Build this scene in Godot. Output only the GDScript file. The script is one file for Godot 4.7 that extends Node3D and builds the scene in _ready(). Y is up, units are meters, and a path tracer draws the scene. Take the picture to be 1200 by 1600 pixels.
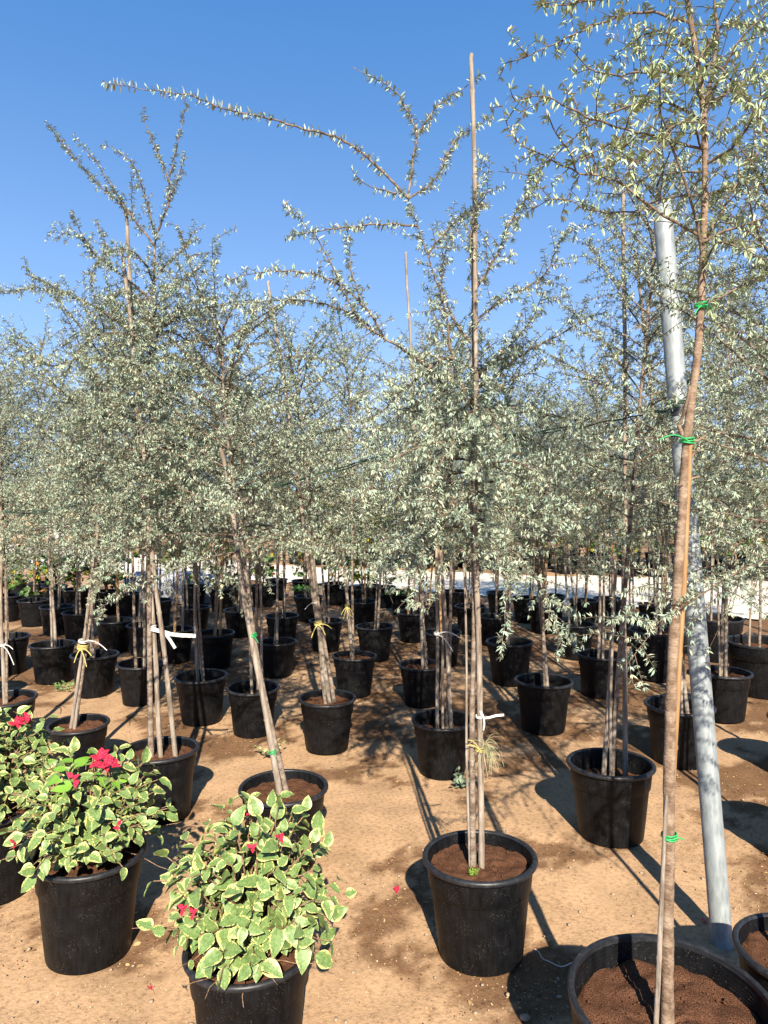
extends Node3D
# A nursery yard: rows of staked feathery saplings in black pots on sandy ground, three variegated
# bushes, a galvanised pole, a gravel road and a second block of pots beyond it. Units are metres.

const SUN_FROM := Vector3(5.5, 35.0, 0.0)   # degrees: azimuth behind the camera to its right, height

# spot, x, z, rim diameter, height, kind
const POTS := [
	["mid", 0.343, -2.472, 0.4, 0.348, "pot"],
	["t955", 1.077, -3.333, 0.403, 0.351, "pot"],
	["t4", -0.443, -3.081, 0.393, 0.342, "pot"],
	["t1", -1.126, -3.537, 0.392, 0.341, "pot"],
	["t2", -1.766, -4.076, 0.341, 0.296, "pot"],
	["t3", -2.386, -4.441, 0.387, 0.337, "pot"],
	["t5", -0.363, -4.491, 0.375, 0.326, "pot"],
	["t6", -0.889, -4.78, 0.36, 0.313, "pot"],
	["t7", -1.299, -5.025, 0.378, 0.329, "pot"],
	["t8", -1.888, -5.467, 0.357, 0.31, "pot"],
	["t9", -2.339, -5.698, 0.377, 0.328, "pot"],
	["t10", -2.86, -6.095, 0.375, 0.327, "pot"],
	["t11", -3.396, -6.357, 0.391, 0.341, "pot"],
	["t12", -2.77, -7.253, 0.374, 0.325, "pot"],
	["t13", -2.418, -7.125, 0.348, 0.303, "pot"],
	["t14", -3.386, -7.83, 0.354, 0.308, "pot"],
	["t15", -3.76, -8.12, 0.375, 0.326, "pot"],
	["t16", -4.305, -8.688, 0.361, 0.314, "pot"],
	["t17", -4.798, -8.995, 0.374, 0.325, "pot"],
	["t18", -4.148, -9.561, 0.38, 0.331, "pot"],
	["t19", -3.379, -9.299, 0.353, 0.307, "pot"],
	["t20", -5.552, -10.705, 0.348, 0.303, "pot"],
	["t21", -5.086, -10.463, 0.35, 0.304, "pot"],
	["t22", -4.662, -10.016, 0.362, 0.315, "pot"],
	["t23", -3.734, -9.497, 0.361, 0.314, "pot"],
	["t24", -2.018, -6.838, 0.359, 0.312, "pot"],
	["t25", -1.576, -6.619, 0.366, 0.318, "pot"],
	["t26", -2.173, -8.115, 0.367, 0.319, "pot"],
	["t27", -2.769, -8.651, 0.368, 0.32, "pot"],
	["t28", -1.636, -8.001, 0.355, 0.309, "pot"],
	["t29", -2.22, -9.711, 0.377, 0.328, "pot"],
	["t30", -2.688, -10.016, 0.362, 0.315, "pot"],
	["t31", -2.693, -11.379, 0.36, 0.313, "pot"],
	["t32", -2.28, -10.471, 0.36, 0.313, "pot"],
	["t34", -3.522, -11.743, 0.361, 0.314, "pot"],
	["t35", -1.72, -10.073, 0.364, 0.317, "pot"],
	["t35b", -1.645, -10.835, 0.352, 0.307, "pot"],
	["t36", -1.206, -10.595, 0.364, 0.316, "pot"],
	["t36b", -1.086, -9.85, 0.356, 0.31, "pot"],
	["t37", -0.959, -8.989, 0.366, 0.318, "pot"],
	["t38", -0.72, -10.349, 0.355, 0.309, "pot"],
	["t39", -1.086, -7.549, 0.369, 0.321, "pot"],
	["t40", -0.952, -6.294, 0.353, 0.307, "pot"],
	["t41", -0.599, -7.275, 0.362, 0.315, "pot"],
	["t42", -0.247, -8.533, 0.37, 0.322, "pot"],
	["t43", -0.242, -5.693, 0.366, 0.319, "pot"],
	["t44", -0.087, -6.902, 0.381, 0.332, "pot"],
	["t45", 0, -10.057, 0.345, 0.3, "pot"],
	["t46", -0.434, -9.803, 0.363, 0.316, "pot"],
	["t46b", -0.202, -10.172, 0.349, 0.304, "pot"],
	["t47", 0.248, -9.446, 0.359, 0.312, "pot"],
	["t48", 0.29, -5.419, 0.359, 0.312, "pot"],
	["t49", 0.557, -6.691, 0.363, 0.316, "pot"],
	["t50", 0.953, -9.41, 0.374, 0.326, "pot"],
	["t51", 1.53, -9.354, 0.364, 0.316, "pot"],
	["t52", 1.077, -6.035, 0.415, 0.361, "pot"],
	["t53", 1.174, -7.544, 0.362, 0.315, "pot"],
	["t54", 1.786, -8.899, 0.362, 0.315, "pot"],
	["t55", 2.149, -9.074, 0.361, 0.314, "pot"],
	["t56", 1.854, -8.233, 0.38, 0.33, "pot"],
	["t57", 0.338, -4.094, 0.364, 0.317, "pot"],
	["t58", 1.094, -4.845, 0.395, 0.344, "pot"],
	["t59", 1.883, -6.96, 0.391, 0.34, "pot"],
	["t60", 1.735, -5.682, 0.381, 0.331, "pot"],
	["t61", 2.443, -8.688, 0.361, 0.314, "pot"],
	["t61b", 2.802, -8.855, 0.36, 0.313, "pot"],
	["t62", 2.641, -7.581, 0.37, 0.322, "pot"],
	["t64", 3.16, -8.299, 0.368, 0.32, "pot"],
	["t64b", 3.442, -8.651, 0.368, 0.32, "pot"],
	["t67", 2.444, -5.086, 0.392, 0.341, "pot"],
	["t68", 1.783, -4.251, 0.405, 0.353, "pot"],
	["off1", 1.891, -3.009, 0.411, 0.358, "pot"],
	["off2", 2.395, -3.982, 0.405, 0.352, "pot"],
	["off3", 3.873, -5.938, 0.377, 0.328, "pot"],
	["off4", -3.159, -5.447, 0.385, 0.335, "pot"],
	["off5", -4.305, -7.494, 0.38, 0.33, "pot"],
	["off6", 4.611, -7.439, 0.39, 0.34, "pot"],
	["off7", 0.53, -8.372, 0.363, 0.316, "pot"],
	["off8", 0.316, -7.77, 0.366, 0.318, "pot"],
	["off9", 1, -8.19, 0.37, 0.322, "pot"],
	["big", 0.702, -1.707, 0.502, 0.391, "tub"],
	["b63", 2.412, -6.212, 0.495, 0.421, "tub"],
	["b65", 3.239, -6.898, 0.487, 0.414, "tub"],
	["b66", 3.064, -5.735, 0.53, 0.424, "tub"],
	["edge", 1.195, -1.97, 0.383, 0.333, "pot"],
	["b1", -0.379, -1.981, 0.37, 0.344, "bush"],
	["b2", -1.048, -2.48, 0.389, 0.362, "bush"],
	["b3", -1.59, -2.861, 0.381, 0.354, "bush"],
]
# spot, foot, tip, radius of each measured stake
const STAKES := [
	["mid", [0.344, 0.273, -2.472], [0.3, 3.118, -2.472], 0.011],
	["mid", [0.304, 0.273, -2.472], [0.282, 1.368, -2.522], 0.005],
	["t955", [1.039, 0.276, -3.333], [1.106, 1.282, -3.383], 0.012],
	["t955", [1.075, 0.276, -3.333], [1.074, 1.317, -3.333], 0.008],
	["t955", [1.144, 0.276, -3.333], [1.213, 3.138, -3.633], 0.013],
	["t1", [-1.122, 0.266, -3.537], [-1.312, 3.06, -3.637], 0.013],
	["t1", [-1.048, 0.266, -3.537], [-1.258, 2.783, -3.437], 0.013],
	["t1", [-1.173, 0.266, -3.537], [-1.177, 0.688, -3.537], 0.007],
	["t2", [-1.816, 0.221, -4.076], [-1.593, 1.655, -4.076], 0.01],
	["t2", [-1.794, 0.221, -4.076], [-1.663, 1.543, -4.176], 0.01],
	["t3", [-2.391, 0.262, -4.441], [-2.408, 2.136, -4.441], 0.012],
	["t4", [-0.454, 0.267, -3.081], [-0.718, 1.815, -3.131], 0.015],
	["t5", [-0.345, 0.251, -4.491], [-0.73, 2.956, -4.541], 0.014],
	["t5", [-0.373, 0.251, -4.491], [-0.494, 1.537, -4.491], 0.012],
	["t6", [-0.894, 0.238, -4.78], [-0.914, 1.273, -4.78], 0.011],
	["t6", [-0.821, 0.238, -4.78], [-0.863, 1.222, -4.88], 0.011],
	["t7", [-1.325, 0.254, -5.025], [-1.357, 1.663, -5.025], 0.013],
	["t7", [-1.285, 0.254, -5.025], [-1.337, 0.755, -5.025], 0.01],
	["t8", [-1.857, 0.235, -5.467], [-1.862, 1.47, -5.467], 0.011],
	["t9", [-2.373, 0.253, -5.698], [-2.353, 1.252, -5.798], 0.01],
	["t10", [-2.83, 0.252, -6.095], [-2.868, 1.453, -6.095], 0.013],
	["t10", [-2.864, 0.252, -6.095], [-2.929, 1.171, -6.195], 0.01],
	["t43", [-0.257, 0.244, -5.693], [-0.369, 1.618, -5.693], 0.015],
	["t44", [-0.062, 0.257, -6.902], [-0.012, 1.68, -6.902], 0.013],
	["t41", [-0.605, 0.24, -7.275], [-0.669, 1.487, -7.275], 0.013],
	["t42", [-0.224, 0.247, -8.533], [-0.238, 1.387, -8.533], 0.013],
	["t48", [0.299, 0.237, -5.419], [0.169, 3.431, -5.419], 0.013],
	["t48", [0.328, 0.237, -5.419], [0.259, 1.22, -5.519], 0.012],
	["t57", [0.311, 0.242, -4.094], [0.299, 1.323, -4.094], 0.011],
	["t57", [0.344, 0.242, -4.094], [0.34, 1.353, -4.194], 0.009],
	["t57", [0.396, 0.242, -4.094], [0.325, 1.286, -4.094], 0.013],
	["t58", [1.125, 0.269, -4.845], [1.042, 1.573, -4.945], 0.015],
	["t59", [1.83, 0.265, -6.96], [1.743, 1.493, -6.96], 0.012],
	["t59", [1.911, 0.265, -6.96], [1.808, 1.236, -7.06], 0.012],
	["t60", [1.725, 0.256, -5.682], [1.738, 1.771, -5.682], 0.012],
	["t60", [1.761, 0.256, -5.682], [1.792, 1.514, -5.782], 0.011],
	["t52", [1.058, 0.286, -6.035], [1.098, 1.564, -6.035], 0.014],
	["t53", [1.2, 0.24, -7.544], [1.183, 1.414, -7.544], 0.012],
	["t67", [2.463, 0.266, -5.086], [2.446, 3.004, -5.086], 0.013],
	["t67", [2.422, 0.266, -5.086], [2.435, 1.478, -5.186], 0.008],
	["t68", [1.836, 0.278, -4.251], [1.526, 3.066, -4.351], 0.013],
	["t68", [1.797, 0.278, -4.251], [1.766, 1.503, -4.251], 0.009],
	["b63", [2.391, 0.346, -6.212], [2.407, 1.45, -6.212], 0.012],
	["b65", [3.191, 0.339, -6.898], [3.189, 1.432, -6.898], 0.008],
	["b66", [2.964, 0.349, -5.735], [2.99, 1.308, -5.735], 0.009],
	["t25", [-1.537, 0.243, -6.619], [-1.479, 1.439, -6.619], 0.013],
	["t25", [-1.579, 0.243, -6.619], [-1.521, 1.315, -6.719], 0.011],
	["t39", [-1.057, 0.246, -7.549], [-1.088, 1.482, -7.549], 0.011],
	["t40", [-0.955, 0.232, -6.294], [-0.947, 1.448, -6.294], 0.012],
	["t49", [0.544, 0.241, -6.691], [0.507, 1.437, -6.691], 0.012],
	["t56", [1.882, 0.255, -8.233], [1.878, 1.321, -8.233], 0.012],
	["t62", [2.637, 0.247, -7.581], [2.617, 1.413, -7.581], 0.012],
	["big", [0.666, 0.316, -1.707], [0.699, 0.945, -1.719], 0.007],
]
# limbs of three trees: points in metres, then radius at the root and length of the side twigs
const LIMBS := {
	"mid": [
		[[[0.314, 0.309, -2.472], [0.312, 0.534, -2.479], [0.311, 0.874, -2.486], [0.318, 1.099, -2.491], [0.316, 1.325, -2.496], [0.311, 1.55, -2.5], [0.311, 1.73, -2.502], [0.308, 1.91, -2.503], [0.309, 2.089, -2.503], [0.311, 2.289, -2.501], [0.308, 2.443, -2.499], [0.311, 2.596, -2.496], [0.328, 2.693, -2.492]], 0.012, 0.12],
		[[[0.304, 1.906, -2.472], [0.249, 2.051, -2.477], [0.229, 2.129, -2.48], [0.21, 2.26, -2.477], [0.165, 2.39, -2.47], [0.121, 2.516, -2.457], [0.083, 2.618, -2.442]], 0.007, 0.09],
		[[[0.083, 2.618, -2.442], [0, 2.701, -2.436], [-0.086, 2.773, -2.428], [-0.172, 2.817, -2.42], [-0.278, 2.837, -2.409], [-0.383, 2.862, -2.395], [-0.528, 2.885, -2.38], [-0.629, 2.917, -2.362], [-0.769, 2.926, -2.342], [-0.906, 2.939, -2.322]], 0.005, 0.03],
		[[[0.087, 2.629, -2.442], [0.099, 2.759, -2.469], [0.111, 2.858, -2.493], [0.089, 2.933, -2.512], [0.045, 3.018, -2.526], [-0.022, 3.068, -2.536], [-0.113, 3.116, -2.542]], 0.004, 0.03],
		[[[0.108, 2.848, -2.472], [0.179, 2.958, -2.516], [0.271, 3.038, -2.543], [0.357, 3.104, -2.552]], 0.003, 0.03],
		[[[0.087, 2.614, -2.442], [0.177, 2.702, -2.486], [0.247, 2.85, -2.522], [0.317, 2.907, -2.546], [0.391, 2.964, -2.562]], 0.004, 0.05],
		[[[0.078, 2.631, -2.442], [0, 2.639, -2.426], [-0.064, 2.646, -2.393], [-0.108, 2.676, -2.342]], 0.003, 0.02],
		[[[0.113, 2.528, -2.442], [0, 2.523, -2.419], [-0.128, 2.501, -2.387], [-0.23, 2.47, -2.344], [-0.321, 2.435, -2.292]], 0.004, 0.04],
		[[[0.148, 2.431, -2.442], [0.199, 2.503, -2.481], [0.251, 2.569, -2.512], [0.304, 2.61, -2.531], [0.362, 2.641, -2.542]], 0.004, 0.08],
		[[[0.293, 1.873, -2.472], [0.198, 1.991, -2.449], [0.109, 2.074, -2.424], [0, 2.137, -2.397], [-0.085, 2.19, -2.367], [-0.146, 2.306, -2.334], [-0.205, 2.418, -2.299], [-0.262, 2.474, -2.261], [-0.317, 2.508, -2.222]], 0.007, 0.06],
		[[[0, 2.132, -2.372], [-0.063, 2.231, -2.364], [-0.168, 2.311, -2.351], [-0.271, 2.336, -2.331], [-0.391, 2.328, -2.304], [-0.512, 2.288, -2.272]], 0.005, 0.06],
		[[[-0.084, 2.228, -2.352], [-0.108, 2.348, -2.336], [-0.113, 2.439, -2.303], [-0.12, 2.451, -2.252]], 0.003, 0.05],
		[[[-0.021, 2.149, -2.372], [-0.11, 2.231, -2.449], [-0.27, 2.293, -2.517], [-0.414, 2.308, -2.574], [-0.61, 2.298, -2.622]], 0.004, 0.07],
		[[[0.313, 1.968, -2.472], [0.381, 2.021, -2.499], [0.452, 2.081, -2.523], [0.546, 2.141, -2.542], [0.641, 2.19, -2.556], [0.723, 2.242, -2.566], [0.794, 2.267, -2.572]], 0.006, 0.12],
		[[[0.315, 1.995, -2.472], [0.362, 2.057, -2.449], [0.416, 2.105, -2.417], [0.488, 2.191, -2.374], [0.519, 2.272, -2.322]], 0.005, 0.12],
		[[[0.309, 2.303, -2.472], [0.393, 2.449, -2.516], [0.455, 2.596, -2.552], [0.528, 2.696, -2.576], [0.577, 2.771, -2.592]], 0.005, 0.1],
		[[[0.309, 2.39, -2.472], [0.296, 2.472, -2.456], [0.308, 2.571, -2.432], [0.341, 2.62, -2.396], [0.345, 2.705, -2.352]], 0.004, 0.08],
		[[[0.31, 2.215, -2.472], [0.453, 2.321, -2.536], [0.579, 2.405, -2.592], [0.658, 2.558, -2.636], [0.75, 2.606, -2.672]], 0.004, 0.1],
		[[[0.307, 1.774, -2.472], [0.216, 1.79, -2.399], [0.104, 1.764, -2.317], [0, 1.698, -2.224], [-0.076, 1.58, -2.122]], 0.006, 0.14],
		[[[0.307, 1.685, -2.472], [0.412, 1.726, -2.411], [0.506, 1.681, -2.342], [0.57, 1.577, -2.261], [0.607, 1.5, -2.172]], 0.006, 0.14],
		[[[0.307, 1.64, -2.472], [0.208, 1.641, -2.561], [0.119, 1.547, -2.642], [0.049, 1.398, -2.711], [0, 1.242, -2.772]], 0.005, 0.12],
		[[[0.308, 1.507, -2.472], [0.22, 1.552, -2.436], [0.151, 1.467, -2.392], [0.106, 1.344, -2.336], [0.082, 1.248, -2.272]], 0.005, 0.1],
		[[[0.312, 1.462, -2.472], [0.375, 1.486, -2.449], [0.404, 1.378, -2.417], [0.408, 1.232, -2.374], [0.383, 1.071, -2.322]], 0.004, 0.05],
		[[[0.312, 1.395, -2.472], [0.266, 1.419, -2.456], [0.198, 1.354, -2.432], [0.173, 1.271, -2.396], [0.145, 1.224, -2.352]], 0.004, 0.05],
		[[[0.306, 1.862, -2.472], [0.25, 1.914, -2.536], [0.163, 1.92, -2.592], [0.047, 1.902, -2.636], [-0.072, 1.81, -2.672]], 0.006, 0.14],
		[[[0.306, 1.862, -2.472], [0.4, 1.915, -2.549], [0.54, 1.923, -2.617], [0.672, 1.882, -2.674], [0.783, 1.789, -2.722]], 0.006, 0.14],
		[[[0.306, 2.127, -2.472], [0.251, 2.233, -2.549], [0.21, 2.389, -2.617], [0.239, 2.548, -2.674], [0.291, 2.637, -2.722]], 0.005, 0.1],
		[[[0.306, 2.039, -2.472], [0.216, 2.072, -2.411], [0.084, 1.975, -2.342], [0, 1.882, -2.261], [-0.059, 1.833, -2.172]], 0.006, 0.14],
		[[[0.307, 1.818, -2.472], [0.277, 1.874, -2.374], [0.326, 1.882, -2.267], [0.348, 1.792, -2.149], [0.364, 1.636, -2.022]], 0.005, 0.13],
		[[[0.307, 1.729, -2.472], [0.309, 1.789, -2.374], [0.244, 1.801, -2.267], [0.174, 1.715, -2.149], [0.109, 1.582, -2.022]], 0.005, 0.13],
	],
	"t1": [
		[[[-1.171, 0.299, -3.537], [-1.177, 0.718, -3.546], [-1.179, 1.104, -3.553], [-1.182, 1.393, -3.56], [-1.181, 1.65, -3.564], [-1.167, 1.906, -3.567], [-1.159, 2.162, -3.568], [-1.15, 2.416, -3.568], [-1.147, 2.574, -3.565], [-1.138, 2.841, -3.562], [-1.12, 2.918, -3.557]], 0.015, 0.12],
		[[[-1.113, 2.911, -3.537], [-1.063, 3.033, -3.531], [-1.053, 3.122, -3.521], [-1.067, 3.193, -3.507], [-1.116, 3.307, -3.488], [-1.144, 3.386, -3.464], [-1.153, 3.463, -3.437]], 0.006, 0.05],
		[[[-1.049, 3.132, -3.507], [-1.028, 3.31, -3.558], [-1.005, 3.467, -3.591], [-0.986, 3.57, -3.607]], 0.004, 0.03],
		[[[-1.059, 3.051, -3.537], [-1.005, 3.147, -3.507], [-0.947, 3.243, -3.437]], 0.004, 0.05],
		[[[-1.13, 2.833, -3.537], [-1.225, 2.954, -3.569], [-1.314, 3.059, -3.596], [-1.448, 3.179, -3.616], [-1.581, 3.328, -3.629], [-1.696, 3.475, -3.637]], 0.006, 0.06],
		[[[-1.285, 3.04, -3.587], [-1.382, 3.191, -3.571], [-1.447, 3.285, -3.538], [-1.509, 3.346, -3.487]], 0.004, 0.04],
		[[[-1.126, 2.873, -3.537], [-1.158, 3.026, -3.514], [-1.202, 3.182, -3.482], [-1.254, 3.238, -3.439], [-1.325, 3.258, -3.387]], 0.005, 0.06],
		[[[-1.245, 3.004, -3.537], [-1.248, 3.137, -3.557], [-1.243, 3.197, -3.537]], 0.003, 0.02],
		[[[-1.139, 2.566, -3.537], [-1.282, 2.681, -3.502], [-1.389, 2.759, -3.457], [-1.456, 2.831, -3.402], [-1.548, 2.832, -3.337]], 0.006, 0.09],
		[[[-1.381, 2.753, -3.437], [-1.428, 2.833, -3.407], [-1.451, 2.926, -3.337]], 0.004, 0.05],
		[[[-1.304, 2.707, -3.437], [-1.361, 2.838, -3.507], [-1.419, 2.958, -3.537]], 0.004, 0.06],
		[[[-1.153, 2.346, -3.537], [-1.353, 2.488, -3.602], [-1.537, 2.599, -3.657], [-1.786, 2.676, -3.702], [-2.004, 2.653, -3.737]], 0.007, 0.12],
		[[[-1.626, 2.619, -3.637], [-1.746, 2.705, -3.688], [-1.845, 2.748, -3.721], [-1.875, 2.845, -3.737]], 0.004, 0.05],
		[[[-1.131, 2.692, -3.537], [-1.05, 2.813, -3.621], [-1.02, 2.901, -3.688], [-0.983, 2.984, -3.737]], 0.005, 0.1],
		[[[-1.138, 2.598, -3.537], [-0.997, 2.646, -3.488], [-0.886, 2.687, -3.421], [-0.819, 2.734, -3.337]], 0.005, 0.1],
		[[[-1.14, 2.409, -3.537], [-0.971, 2.495, -3.502], [-0.835, 2.514, -3.457], [-0.639, 2.53, -3.402], [-0.507, 2.454, -3.337]], 0.006, 0.12],
		[[[-1.148, 2.157, -3.537], [-1.277, 2.241, -3.477], [-1.435, 2.259, -3.407], [-1.58, 2.214, -3.327], [-1.71, 2.342, -3.237]], 0.007, 0.14],
		[[[-1.148, 2.157, -3.537], [-0.951, 2.201, -3.421], [-0.767, 2.148, -3.288], [-0.591, 2.04, -3.137]], 0.006, 0.14],
		[[[-1.156, 1.999, -3.537], [-1.239, 2.052, -3.452], [-1.357, 1.98, -3.357], [-1.432, 1.823, -3.252], [-1.441, 1.59, -3.137]], 0.006, 0.14],
		[[[-1.156, 2.031, -3.537], [-1.261, 2.142, -3.652], [-1.415, 2.224, -3.757], [-1.659, 2.136, -3.852], [-1.91, 2.007, -3.937]], 0.006, 0.14],
		[[[-1.157, 1.904, -3.537], [-1.03, 1.961, -3.477], [-0.858, 1.863, -3.407], [-0.748, 1.708, -3.327], [-0.686, 1.531, -3.237]], 0.006, 0.14],
		[[[-1.165, 1.777, -3.537], [-1.295, 1.845, -3.602], [-1.448, 1.75, -3.657], [-1.567, 1.551, -3.702], [-1.625, 1.348, -3.737]], 0.006, 0.13],
		[[[-1.165, 1.777, -3.537], [-1.112, 1.847, -3.639], [-1.041, 1.752, -3.732], [-0.997, 1.549, -3.814], [-0.982, 1.337, -3.887]], 0.006, 0.13],
		[[[-1.169, 1.65, -3.537], [-1.16, 1.742, -3.439], [-1.2, 1.648, -3.332], [-1.217, 1.473, -3.214], [-1.194, 1.256, -3.087]], 0.005, 0.12],
		[[[-1.147, 2.283, -3.537], [-1.144, 2.435, -3.652], [-1.043, 2.425, -3.757], [-0.966, 2.308, -3.852], [-0.937, 2.077, -3.937]], 0.006, 0.13],
		[[[-1.147, 2.283, -3.537], [-1.17, 2.357, -3.439], [-1.283, 2.363, -3.332], [-1.353, 2.28, -3.214], [-1.384, 2.116, -3.087]], 0.006, 0.14],
		[[[-1.139, 2.472, -3.537], [-1.241, 2.597, -3.652], [-1.411, 2.659, -3.757], [-1.551, 2.548, -3.852], [-1.658, 2.394, -3.937]], 0.006, 0.13],
		[[[-1.149, 2.094, -3.537], [-1.071, 2.169, -3.414], [-1.089, 2.118, -3.282], [-1.015, 1.928, -3.139], [-0.941, 1.725, -2.987]], 0.006, 0.13],
		[[[-1.138, 2.661, -3.537], [-1.16, 2.731, -3.464], [-1.207, 2.764, -3.382], [-1.262, 2.718, -3.289], [-1.31, 2.586, -3.187]], 0.005, 0.1],
	],
	"big": [
		[[[0.695, 0.364, -1.707], [0.695, 0.552, -1.713], [0.698, 0.756, -1.718], [0.699, 0.944, -1.723], [0.705, 1.179, -1.728], [0.714, 1.336, -1.732], [0.729, 1.571, -1.736], [0.738, 1.727, -1.739], [0.752, 1.852, -1.741], [0.764, 1.946, -1.743], [0.773, 2.086, -1.744], [0.777, 2.225, -1.745], [0.779, 2.378, -1.744], [0.774, 2.516, -1.744], [0.757, 2.652, -1.742], [0.729, 2.803, -1.741], [0.715, 2.922, -1.739], [0.719, 3.04, -1.737]], 0.016, 0.12],
		[[[0.768, 2.507, -1.727], [0.797, 2.63, -1.756], [0.818, 2.75, -1.777], [0.811, 2.895, -1.786], [0.819, 3.02, -1.787]], 0.009, 0.1],
		[[[0.767, 2.538, -1.727], [0.804, 2.619, -1.711], [0.835, 2.68, -1.678], [0.885, 2.711, -1.627]], 0.008, 0.12],
		[[[0.765, 2.196, -1.727], [0.73, 2.299, -1.701], [0.672, 2.413, -1.671], [0.626, 2.497, -1.637], [0.617, 2.58, -1.598], [0.626, 2.669, -1.554], [0.599, 2.722, -1.507]], 0.005, 0.1],
		[[[0.761, 2.242, -1.727], [0.678, 2.283, -1.729], [0.616, 2.326, -1.729], [0.553, 2.367, -1.725], [0.459, 2.385, -1.718], [0.379, 2.418, -1.707], [0.308, 2.448, -1.693], [0.275, 2.518, -1.677]], 0.005, 0.1],
		[[[0.463, 2.377, -1.707], [0.436, 2.415, -1.691], [0.39, 2.457, -1.658], [0.364, 2.467, -1.607]], 0.003, 0.04],
		[[[0.509, 2.37, -1.707], [0.508, 2.454, -1.758], [0.485, 2.556, -1.791], [0.473, 2.612, -1.807]], 0.003, 0.06],
		[[[0.766, 2.207, -1.727], [0.826, 2.302, -1.766], [0.903, 2.425, -1.797], [0.976, 2.513, -1.816], [1.038, 2.591, -1.827]], 0.005, 0.12],
		[[[0.77, 2.222, -1.727], [0.839, 2.251, -1.711], [0.912, 2.268, -1.678], [0.956, 2.299, -1.627]], 0.006, 0.12],
		[[[0.771, 2.066, -1.727], [0.842, 2.107, -1.778], [0.938, 2.16, -1.811], [1.028, 2.213, -1.827]], 0.005, 0.1],
		[[[0.77, 2.545, -1.727], [0.839, 2.602, -1.785], [0.922, 2.666, -1.825], [1.031, 2.722, -1.847]], 0.007, 0.12],
		[[[0.77, 2.389, -1.727], [0.719, 2.416, -1.795], [0.657, 2.419, -1.845], [0.602, 2.387, -1.877]], 0.004, 0.12],
		[[[0.743, 2.621, -1.727], [0.639, 2.619, -1.716], [0.542, 2.599, -1.697], [0.473, 2.6, -1.666], [0.418, 2.619, -1.627]], 0.005, 0.12],
		[[[0.73, 2.748, -1.727], [0.638, 2.787, -1.759], [0.553, 2.784, -1.786], [0.448, 2.75, -1.806], [0.371, 2.721, -1.819], [0.304, 2.702, -1.827]], 0.005, 0.1],
		[[[0.72, 2.823, -1.727], [0.602, 2.792, -1.704], [0.488, 2.756, -1.672], [0.374, 2.712, -1.629], [0.335, 2.684, -1.577]], 0.005, 0.1],
		[[[0.764, 2.522, -1.727], [0.695, 2.581, -1.779], [0.624, 2.598, -1.826], [0.547, 2.579, -1.866], [0.473, 2.529, -1.899], [0.377, 2.441, -1.927]], 0.005, 0.12],
		[[[0.765, 2.447, -1.727], [0.649, 2.456, -1.699], [0.548, 2.461, -1.666], [0.448, 2.47, -1.626], [0.35, 2.486, -1.579], [0.271, 2.444, -1.527]], 0.005, 0.12],
		[[[0.77, 2.341, -1.727], [0.701, 2.351, -1.789], [0.642, 2.342, -1.846], [0.558, 2.361, -1.896], [0.466, 2.412, -1.939], [0.37, 2.375, -1.977]], 0.004, 0.1],
		[[[0.77, 2.416, -1.727], [0.82, 2.43, -1.678], [0.844, 2.49, -1.611], [0.853, 2.484, -1.527]], 0.005, 0.12],
		[[[0.772, 2.341, -1.727], [0.887, 2.392, -1.811], [1.003, 2.445, -1.878], [1.115, 2.458, -1.927]], 0.005, 0.12],
		[[[0.75, 2.643, -1.727], [0.74, 2.759, -1.816], [0.705, 2.827, -1.897], [0.644, 2.819, -1.966], [0.575, 2.768, -2.027]], 0.005, 0.12],
		[[[0.75, 2.658, -1.727], [0.857, 2.798, -1.828], [0.981, 2.852, -1.911], [1.103, 2.86, -1.977]], 0.005, 0.12],
		[[[0.767, 2.462, -1.727], [0.705, 2.47, -1.654], [0.628, 2.414, -1.572], [0.526, 2.302, -1.479], [0.441, 2.279, -1.377]], 0.004, 0.1],
		[[[0.768, 2.158, -1.727], [0.778, 2.202, -1.678], [0.805, 2.164, -1.611], [0.832, 2.109, -1.527]], 0.004, 0.1],
		[[[0.721, 2.793, -1.727], [0.816, 2.913, -1.811], [0.928, 2.993, -1.878], [1.072, 3.013, -1.927]], 0.005, 0.12],
		[[[0.754, 2.598, -1.727], [0.743, 2.594, -1.645], [0.753, 2.494, -1.545], [0.748, 2.353, -1.427]], 0.005, 0.12],
		[[[0.759, 2.568, -1.727], [0.694, 2.578, -1.666], [0.609, 2.524, -1.597], [0.525, 2.412, -1.516], [0.444, 2.278, -1.427]], 0.004, 0.1],
		[[[0.717, 2.883, -1.727], [0.685, 2.939, -1.804], [0.628, 2.957, -1.872], [0.562, 2.981, -1.929], [0.507, 2.929, -1.977]], 0.004, 0.1],
		[[[0.723, 1.741, -1.707], [0.73, 1.762, -1.742], [0.718, 1.783, -1.737]], 0.006, -1],
		[[[0.742, 1.736, -1.727], [0.776, 1.748, -1.762], [0.794, 1.76, -1.757]], 0.003, -1],
		[[[0.732, 1.701, -1.717], [0.758, 1.714, -1.742], [0.761, 1.72, -1.727]], 0.004, -1],
		[[[0.727, 1.646, -1.717], [0.758, 1.653, -1.747], [0.771, 1.657, -1.737]], 0.003, -1],
		[[[0.71, 1.633, -1.707], [0.69, 1.638, -1.687]], 0.002, -1],
		[[[0.712, 1.767, -1.697], [0.724, 1.818, -1.712], [0.722, 1.871, -1.687]], 0.004, -1],
	],
}
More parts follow.
